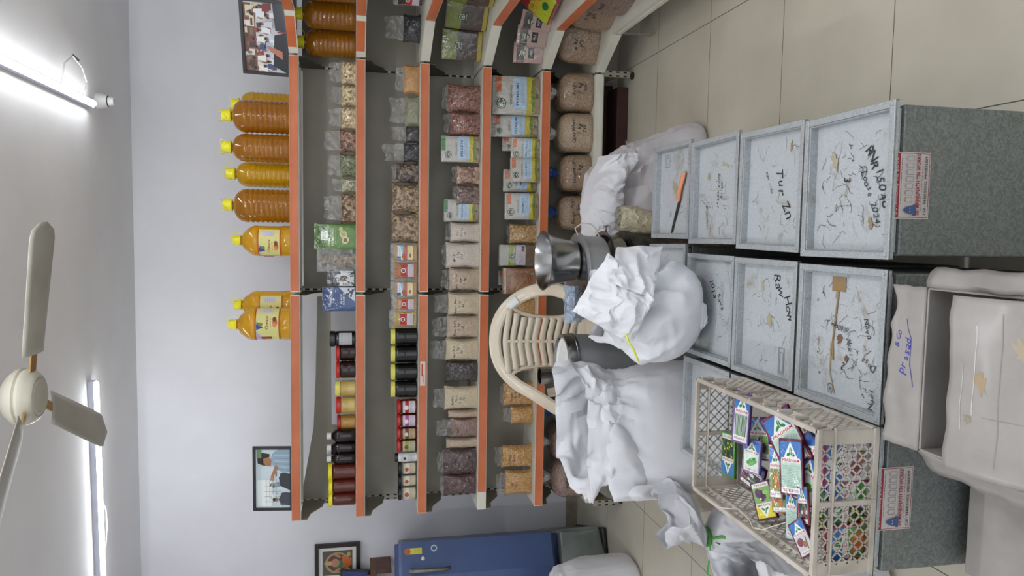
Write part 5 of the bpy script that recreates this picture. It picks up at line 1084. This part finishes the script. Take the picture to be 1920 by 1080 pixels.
# ------------------------------------------------------------------ cartons in front
c1 = thing('open_carton', 'open white cardboard carton with taped flaps in front of the middle row of tins', 'carton', (.095, -3.07, .288)); 
x0, x1, y0, y1, hz_ = -.165, .165, -.135, .145, .212
b = B(); k = .005
for (a1, a2, a3, a4) in ((x0, x1, y1-k, y1), (x0, x1, y0, y0+k), (x0, x0+k, y0, y1), (x1-k, x1, y0, y1)): b.box(a1, a2, a3, a4, 0, hz_)
b.build('box', 'card_white', c1, smooth=False, bevel=.0015); B().box(x0, x1, y0, -.002, 0, .004).box(x0, x1, .002, y1, 0, .004).build('bottom', 'card_inner', c1, smooth=False)
def flap(name, fn, nu=14, nv=6, art=None, th=.0045):
    b = B(); b.grid(fn, nu, nv); o = b.build(name, 'card_white', c1, solid=th); return o
far_flap = lambda u, v: Vector((x0+.33*u+.006*nz((v*4, u*3, 1)), y1+.09*v-.012*v*abs(nz((u*4, 1, 2)))*2-.01*u*v, hz_+.012*v+.006*nz((u*5, v*3, 3))*v))
near_flap = lambda u, v: Vector((x0+.006+.318*u, y0+.165*v+.008*nz((u*6, 2, 3))*v, hz_+.045*math.sin(v*1.6)+.006*nz((u*3, v*2, 5))))
flap('flap', far_flap, 28, 10)
flap('flap', near_flap, 30, 16)
flap('flap', lambda u, v: Vector((x0-.042*v+.004*nz((u*6, v, 2)), y0+.28*u, hz_-.035*v+.008*nz((u*5, v*2, 7)))), 12, 4)
flap('flap', lambda u, v: Vector((x1+.038*v+.004*nz((u*6, v, 9)), y0+.28*u, hz_+.012*v-.03*v*v+.008*nz((u*5, v*2, 4)))), 12, 4)
wr = B(); A = Art(wr, lambda x, z, o: near_flap((x-x0-.006)/.318, z/.165)+Vector((0, 0, .0027+o)), 0); A.step = .00002
smear(A, .01, .10, .022, .012, '#a08a6c', .3); smear(A, -.06, .12, .010, .008, '#8f8674', 0); smear(A, .07, .04, .03, .012, '#a89a84', .5); A.rect(.0, .07, .27, .0016, '#8f8981'); A.rect(-.05, .05, .0016, .09, '#8a847c'); A.rect(.03, .112, .16, .0012, '#d5d2ce'); A.rect(-.02, .135, .12, .001, '#cfccc8')  # smears and lines on the flap; the pale lines paint the tape's glint
wr.build('stain_and_glint_marks', 'paper_print', c1, smooth=False)
wr = B(); A = Art(wr, lambda x, z, o: far_flap((x-x0)/.33, z/.09)+Vector((0, 0, .0027+o)), 0); A.step = .00002
A.hand('Prasad', .02, .045, .018, '#27329c', rot=-.12); A.hand('& Co', .055, .068, .012, '#27329c', rot=-.12); A.line([(-.04, .02), (.0, .03), (.06, .034), (.1, .05)], .0014, '#27329c'); wr.build('handwriting', 'paper_print', c1, smooth=False)
c2 = thing('closed_carton', 'closed white cardboard carton with blue handwriting, under the open carton', 'carton', (-.085, -3.09, 0))
b = B().box(-.30, .21, -.27, .255, 0, .284); A = Art(b, lambda x, z, o: Vector((x, z, .2845+o)), 1)
A.line([(-.3, .06), (.21, .06)], .003, '#54504b'); A.rect(-.04, .06, .5, .05, '#b4aea6'); A.line([(-.3, .06), (.21, .06)], .002, '#4a4641')
A.text('ವಿಗಕ', -.205, -.045, .035, '#232c86', rot=.25, bold=.006); A.line([(-.27, -.10), (-.2, -.085), (-.14, -.08)], .003, '#2c3a9c')
b.build('box', ['card_white', 'ink'], c2, smooth=False, bevel=.004)
# ------------------------------------------------------------------ white woven sacks
def catmull(P, t):
    n = len(P)-1; s = min(n-1e-6, max(0, t*n)); i = int(s); f = s-i; p = [P[max(0, min(n, i+k))] for k in (-1, 0, 1, 2)]
    return [.5*((2*b_)+(-a+c)*f+(2*a-5*b_+4*c-d)*f*f+(-a+3*b_-3*c+d)*f**3) for a, b_, c, d in zip(*p)]
def ridge(p, s): return 1-abs(noise.noise(Vector(p)*s))*2
def cloth(p, s=5.0, sd=0.0):
    """soft hanging folds with sharp crests, about -1..1"""
    q = Vector(p)*s+Vector((sd, sd*.7, sd*1.3)); w_ = Vector((noise.noise(q*.7), noise.noise(q*.7+Vector((9, 3, 1))), noise.noise(q*.7+Vector((2, 8, 5)))))
    q = q+w_*.9; return (1-2.2*abs(noise.noise(q)))+.38*(1-2.2*abs(noise.noise(q*2.3)))-.75
def crease(p, s): return .5+.5*cloth(p, s)
def sack_loft(b, rings, rim=None, seed=0, folds=.012, e=.7, nu=128, nv=84, foldz=.45, mat=0, closetop=False):
    """rings: (z, cx, cy, hw, hd); folds grow above foldz of the height"""
    def fn(u, v):
        z, cx, cy, hw, hd = catmull(rings, v); q = 2*PI*u; c = math.cos(q); s = math.sin(q)
        X = math.copysign(abs(c)**e, c); Yy = math.copysign(abs(s)**e, s); g = min(1, max(0, (v-foldz)/(1-foldz)*1.8)); gl = .22+.78*g
        f = folds*gl*1.25*cloth((X*hw, Yy*hd, z*.55), 6.5, seed) + folds*.32*g*cloth((X*hw, Yy*hd, z), 13, seed+4)
        r = 1+f/max(.09, min(hw, hd)); zz = z + (rim(q)*max(0, (v-.6)/.4)**1.5 if rim else 0)
        return Vector((cx+hw*X*r, cy+hd*Yy*r, zz))
    b.grid(fn, nu, nv, mat, True); n = len(b.v)-(nv+1)*nu; b.v.append(sum((b.v[n+i] for i in range(nu)), Vector())/nu)
    k = len(b.v)-1
    for i in range(nu): b.face([k, n+(i+1) % nu, n+i], mat)
    if closetop:
        n2 = n+nv*nu; b.v.append(sum((b.v[n2+i] for i in range(nu)), Vector())/nu); k = len(b.v)-1
        for i in range(nu): b.face([k, n2+i, n2+(i+1) % nu], mat)
    return b
# tall open sack left of the steel drum
t = thing('white_sack', 'tall open white woven sack standing between the steel drum and the crate', 'sack', (-.42, -1.42, 0))
R3 = [(0, 0, 0, .22, .14), (.03, 0, 0, .25, .165), (.16, 0, 0, .262, .18), (.32, 0, 0, .262, .18), (.45, .0, .0, .25, .17), (.54, .02, .0, .215, .15), (.61, .03, 0, .195, .135), (.67, .02, .0, .215, .13), (.74, -.0, .0, .245, .12), (.79, -.005, .01, .255, .12)]
b = sack_loft(B(), R3, rim=lambda q: .045*math.cos(q)-.022+.035*math.sin(q)+.012*math.sin(q*3+1), seed=3, folds=.022, foldz=.5, e=.62)
b.build('sack', 'sack_white', t)
b = B()   # bulging outer fold on the camera side
def fl(u, v):
    x = -.265+.45*u; z = .69+.06*(x/.25)-.2*v*(.8+.5*nz((u*1.7, 1, 4))); m_ = math.sin(min(1, v*1.15)*PI)**.6*math.sin(u*PI)**.5
    return Vector((x, -.10-.05*m_-.018*(.6+.4*m_)*cloth((x, 0, z*.8), 6, 2), z+.01*cloth((x, 1, z), 6, 9)))
b.grid(fl, 50, 24).build('fold', 'sack_white', t)
b = B()   # small tucked ears at the left of the fold
b.grid(lambda u, v: Vector((-.24+.06*u, -.17-.02*math.sin(u*PI)*math.sin(v*PI), .56-.09*v+.03*math.sin(u*PI))), 12, 12).build('fold', 'sack_white', t)
# fallen sack behind the far tins
t = thing('white_sack', 'slumped white woven sack on the floor behind the far right tin', 'sack', (.61, -.86, 0))
R1s = [(0, .01, 0, .22, .12), (.03, .01, 0, .255, .15), (.10, .01, 0, .25, .16), (.20, -.01, 0, .23, .16), (.31, -.03, 0, .205, .15), (.41, -.055, 0, .18, .13), (.49, -.08, 0, .15, .10), (.545, -.10, 0, .11, .06), (.57, -.11, 0, .05, .025)]
sack_loft(B(), R1s, seed=11, folds=.026, foldz=.2, e=.6, closetop=True).build('sack', 'sack_dim', t)
cs1 = None
def fl(u, v):
    x = .10-.40*u; zt_ = .50+.085*math.sin(min(1, u*1.25)*PI*.62)
    return Vector((x+.015*nz((u*3, v*3, 1)), -.02-.16*math.sin(v*PI*.6)-.026*cloth((x, v*.16, 0), 9, 6)-.008*cloth((x, v*.16, 0), 22, 1), zt_+.03*math.sin(v*PI)-.17*v*(.8+.35*nz((u*2.5, 2, 2)))))
B().grid(fl, 60, 34).build('fold', 'sack_white', t)
# tied sack on the middle row of tins
t = thing('white_sack', 'bulging white sack with a yellow string, resting on the middle row of tins', 'sack', (.115, -1.90, .4985))
R2s = [(0, -.0, 0, .06, .05), (.012, -.0, 0, .105, .09), (.05, -.005, 0, .145, .115), (.11, -.01, .0, .162, .125), (.17, -.015, 0, .155, .115), (.22, -.03, 0, .125, .09), (.26, -.045, 0, .095, .06), (.29, -.04, 0, .09, .05), (.34, .0, .0, .11, .04)]
sack_loft(B(), R2s, seed=5, folds=.026, foldz=.25, e=.8, rim=lambda q: .02*math.sin(q*3)).build('sack', 'sack_white', t)
def bil(c, u, v): return (Vector(c[0])*(1-u)+Vector(c[1])*u)*(1-v)+(Vector(c[3])*(1-u)+Vector(c[2])*u)*v
T0 = Vector((.115, -1.90, .4985))
cs = [by(1185, 645, -2.00)-T0, by(1074, 583, -1.93)-T0, by(1140, 474, -1.95)-T0, by(1226, 560, -2.05)-T0]
def fl(u, v):
    p = bil(cs, u, v); m_ = (math.sin(u*PI)*math.sin(v*PI))**.6; return p+Vector((.006*nz((u*3, v*3, 1)), -.04*m_-.026*cloth(p, 8, 4)*(.3+m_)-.008*cloth(p, 20, 2), .006*nz((u*3, v*3, 8))))
B().grid(fl, 54, 54).build('fold', 'sack_white', t)
cs2 = [by(1226, 560, -2.05)-T0, by(1140, 530, -2.0)-T0, by(1158, 463, -1.93)-T0, by(1243, 461, -1.93)-T0]
def fl2(u, v):
    p = bil(cs2, u, v); m_ = (math.sin(u*PI)*math.sin(v*PI))**.6; return p+Vector((.005*nz((u*3, v*3, 11)), -.02*m_-.020*cloth(p, 9, 9)*(.3+m_)-.007*cloth(p, 21, 3), .005*nz((u*3, v*3, 18))))
B().grid(fl2, 36, 32).build('fold', 'sack_white', t)
b = B(); b.grid(lambda u, v: bil([by(1302, 556, -2.0)-T0, by(1326, 572, -1.995)-T0, by(1327, 606, -1.995)-T0, by(1314, 620, -2.0)-T0], u, v)+Vector((0, -.012*math.sin(u*PI)*math.sin(v*PI)-.006*cloth((u*.1, v*.1, 0), 20), 0)), 14, 14); b.build('folded_corner', 'sack_white', t)
B().tube([by(*q)-T0 for q in [(1174, 626, -2.06), (1178, 640, -2.055), (1188, 655, -2.03), (1197, 678, -2.0)]], .0035, 6).build('string', 'yellow_string', t)
# tied sack with green ribbon
t = thing('white_sack', 'white plastic sack tied with a green ribbon, on the floor left of the crate', 'sack', (-.90, -1.62, 0))
R4s = [(0, 0, 0, .17, .15), (.02, 0, 0, .21, .18), (.1, .0, 0, .225, .19), (.17, .02, 0, .19, .165), (.225, .055, 0, .12, .11), (.262, .085, 0, .045, .04), (.28, .095, 0, .028, .026), (.30, .11, .01, .05, .05), (.345, .15, .03, .10, .085), (.39, .18, .04, .125, .10), (.425, .19, .05, .13, .10)]
sack_loft(B(), R4s, seed=8, folds=.024, foldz=.25, e=.85, rim=lambda q: .03*math.sin(q*2+1)+.02*math.sin(q*5)).build('sack', 'sack_white', t)
rb = B(); ring = [(.094+.034*math.cos(q), .034*math.sin(q), .279) for q in [i*2*PI/16 for i in range(16)]]; rb.tube(ring, .006, 6, closed=True, flat=1.6)
rb.tube([(.09, -.034, .28), (.04, -.05, .284), (-.01, -.05, .292), (-.035, -.045, .29)], [.004, .006, .007, .009], 6, flat=.4)
rb.tube([(.1, -.034, .28), (.12, -.07, .25), (.115, -.10, .21), (.09, -.11, .19), (.075, -.09, .215), (.09, -.05, .265)], [.004, .006, .007, .006, .007, .004], 6, flat=.4); rb.build('ribbon', 'green_ribbon', t)
t = thing('white_sack', 'white sack with an open crumpled mouth at the lower left, nearest the crate', 'sack', (-.80, -2.16, 0))
R5s = [(0, 0, 0, .17, .14), (.03, 0, 0, .2, .17), (.15, .0, 0, .21, .18), (.28, .0, 0, .2, .17), (.36, .01, 0, .165, .14), (.41, .03, 0, .15, .12), (.46, .03, 0, .155, .125)]
sack_loft(B(), R5s, seed=15, folds=.022, foldz=.3, e=.8, rim=lambda q: .03*math.sin(q*2)).build('sack', 'sack_white', t)
q6 = by(1060, 1048, -.15); t = thing('white_sack', 'white sack standing in front of the blue fridge at the bottom picture edge', 'sack', (q6.x-.2, -.22, 0))
sack_loft(B(), [(0, 0, 0, .18, .14), (.04, 0, 0, .21, .17), (.2, 0, 0, .215, .17), (.38, 0, 0, .2, .16), (.47, .0, 0, .16, .12), (.53, .01, 0, .11, .08), (.56, .01, 0, .05, .03)], seed=21, folds=.018, foldz=.4, closetop=True).build('sack', 'sack_white', t)
q7 = bz(1140, 1062, .0); t = thing('small_carton', 'small white carton on the floor between the white sack and the shelving', 'carton', (q7.x+.0, -.12, 0), .2); B().box(-.06, .06, -.05, .05, 0, .09).build('box', 'card_white', t, smooth=False, bevel=.003)
def art_floorpack(A, w, h): A.rect(0, h*.5, w*.97, h*.97, '#bdb2a2'); A.ell(w*.25, h*.42, w*.16, h*.14, '#b3232a'); A.rect(w*.2, h*.55, w*.3, h*.05, '#dcd6cc'); A.ell(w*.0, h*.3, w*.12, h*.06, '#8a9a5a'); A.ell(w*.3, h*.7, w*.1, h*.08, '#1c1c1e')
pouch('beige printed bag with a red spot, leaning on the tall white sack at its left', (-.745, -1.27, 0.0), .2, .26, .08, '#b5a996', art_floorpack, rz=.2, name='printed_bag', cat='bag')
# ------------------------------------------------------------------ chair, drum and steel vessels
ch = thing('plastic_chair', 'cream plastic armchair with a slatted back, behind the steel drum', 'chair', (-.205, -.50, 0), .0)
hoop = [(.275, -.40, .63), (.285, -.28, .655), (.283, -.14, .675), (.262, -.03, .72), (.222, .015, .79), (.16, .04, .85), (.085, .055, .885), (0, .06, .895)]
hoop = hoop+[(-x, y, z) for x, y, z in hoop[-2::-1]]
def smoothp(P, n): return [tuple(catmull(P, i/n)) for i in range(n+1)]
b = B(); hp = smoothp(hoop, 60); b.tube(hp, .034, 10, flat=.62); b.build('arm_hoop', 'cream_plastic', ch)
b = B()
for s in (-1, 1):
    b.tube(smoothp([(s*.185, .03, .828), (s*.15, .03, .775), (s*.128, .02, .70), (s*.122, .0, .60), (s*.135, -.015, .52), (s*.16, -.03, .44)], 24), .021, 8, flat=.45)
for i in range(10):
    z = .838-.0375*i; hw = .165 if i == 0 else (.145 if i == 1 else .125)
    b.grid(lambda u, v, z=z, hw=hw, i=i: Vector(((2*u-1)*hw, .04-.022*(2*u-1)**2-.0045*i-.012, z-.015+.030*v+.007*math.cos((2*u-1)*PI))), 16, 2)
    b.box(-.005, .005, .016-.0045*i, .026-.0045*i, z-.016, z-.004)
b.grid(lambda u, v: Vector(((2*u-1)*.13, -.016-.02*v, .475-.05*v)), 8, 4)
b.build('backrest', 'cream_plastic', ch, solid=.006)
b = B().grid(lambda u, v: Vector(((u-.5)*(.40+.06*(1-v)), -.43+.44*v, .435-.02*math.sin(v*PI)*math.sin(u*PI)-(.025*(max(0, .12-v)/.12)**2))), 12, 12); b.build('seat', 'cream_plastic', ch, solid=.008)
for s in (-1, 1):
    for (y, yt, zt2) in ((-.43, -.39, .635), (.09, .0, .62)):
        B().tube([(s*.285, y, 0), (s*.265, y*.8+yt*.2, .22), (s*.25, yt, .42), (s*.272, yt, zt2)], [.022, .03, .034, .026], 8, flat=.7).build('leg', 'cream_plastic', ch)
B().tube([hp[i] for i in range(17, 21)], .0375, 12, flat=.66).build('tape_wrap', 'white_plastic', ch)
t = thing('steel_drum', 'tall grey steel drum with a white recessed lid in front of the cream chair', 'drum', (-.215, -1.09, 0)); r = .127
top = by(1052, 690, -1.09).z
B().lathe([(0, 0), (r, 0), (r, .01), (r, top-.05), (r*1.0, top-.05), (0, top-.05)], 48).build('body', 'steel_dull', t)
B().lathe([(r+.001, top-.052), (r+.006, top-.05), (r+.006, top-.042), (r+.003, top-.04), (r+.003, top-.008), (r, top), (r-.012, top), (r-.016, top-.01)], 48).build('lid_rim', 'steel', t)
B().lathe([(r-.015, top-.009), (r-.04, top-.016), (r-.045, top-.01), (0, top-.006)], 48).build('lid', 'white_plastic', t)
q = by(1013, 705, -.72); t = thing('steel_can', 'narrow steel can standing on the cream chair beside the drum', 'can', (q.x, -.72, .422)); hh = q.z-.422
B().lathe([(0, 0), (.04, 0), (.041, hh), (.044, hh+.002), (.044, hh+.005), (.038, hh+.003), (.037, .02), (0, .02)], 32).build('body', 'steel', t)
sx, sy = .17, -1.20
t = thing('steel_bin', 'dark steel bin behind the tied white sack, holding the steel vessels', 'bin', (sx+.02, sy, 0)); zb = .50
B().lathe([(0, 0), (.17, 0), (.175, zb-.03), (.18, zb-.02), (.18, zb), (0, zb)], 40).build('body', 'blade', t)
t = thing('steel_pan', 'shallow steel pan with side handles on the dark bin', 'pan', (sx, sy, zb+.001))
B().lathe([(0, 0), (.15, 0), (.18, .02), (.185, .075), (.197, .08), (.197, .084), (.18, .08), (.17, .03), (.14, .01), (0, .008)], 44).build('body', 'steel', t)
for s in (-1, 1): B().tube([(s*.185, -.03, .06), (s*.215, -.028, .062), (s*.22, 0, .062), (s*.215, .028, .062), (s*.185, .03, .06)], .004, 6).build('handle', 'steel', t)
B().tube([(-.05, -.186, .05), (-.05, -.215, .055), (.05, -.215, .055), (.05, -.186, .05)], .004, 6).build('handle', 'steel', t)
t = thing('steel_basin', 'round steel basin stacked between the pan and the flared bowl', 'basin', (sx, sy, zb+.087))
B().lathe([(0, 0), (.16, 0), (.172, .01), (.178, .1), (.188, .104), (.188, .108), (.0, .1)], 44).build('body', 'steel_dull', t)
B().lathe([(.0, .1005), (.14, .1005), (.15, .112), (.0, .112)], 40).build('lid', 'steel', t)
q = by(1018, 489, sy); t = thing('steel_bowl', 'flared steel bowl on top of the stack of vessels', 'bowl', (sx+.07, sy, zb+.2), rot=(.05, 0, 0)); hh = q.z-(zb+.2)
B().lathe([(0, 0), (.07, 0), (.082, .01), (.088, hh*.35), (.105, hh*.8), (.122, hh), (.125, hh+.002), (.12, hh+.002), (.10, hh*.8), (.083, hh*.35), (.07, .012), (0, .012)], 44).build('body', 'steel', t)
film('print_film', '#9fb4cc', .75)
t = thing('plastic_bag', 'clear plastic bag with blue print draped beside the steel bowl', 'bag', (sx-.1, sy-.06, zb+.2)); 
b = B(); b.grid(lambda u, v: Vector(((u-.5)*.15, -.03+.07*math.sin(v*PI)*-1+.02*nz((u*5, v*5, 1)), .075*math.cos(v*PI*.5)+.012*nz((u*6, v*4, 3))-.0)), 14, 12); b.build('bag', 'print_film', t)
t = thing('beige_bag', 'crumpled translucent beige bag between the slumped sack and the steel vessels', 'bag', (.40, -1.20, .0))
film('beige_film', '#c9bda0', .95)
sack_loft(B(), [(0, 0, 0, .03, .05), (.1, 0, 0, .045, .07), (.35, 0, 0, .05, .07), (.45, .01, 0, .06, .06), (.52, .02, 0, .05, .04)], seed=31, folds=.009, foldz=.2, nu=40, nv=24).build('bag', 'beige_film', t)
t = thing('cord', 'loop of pale cord hanging over the top of the slumped sack', 'cord', (.36, -1.2, .6)); O = Vector((.36, -1.2, .6))
B().tube([by(*q)-O for q in [(1105, 445, -1.2), (1083, 440, -1.2), (1078, 428, -1.2), (1092, 418, -1.2), (1108, 420, -1.2), (1118, 430, -1.2), (1124, 445, -1.2)]], .003, 6).build('loop', 'twine', t)
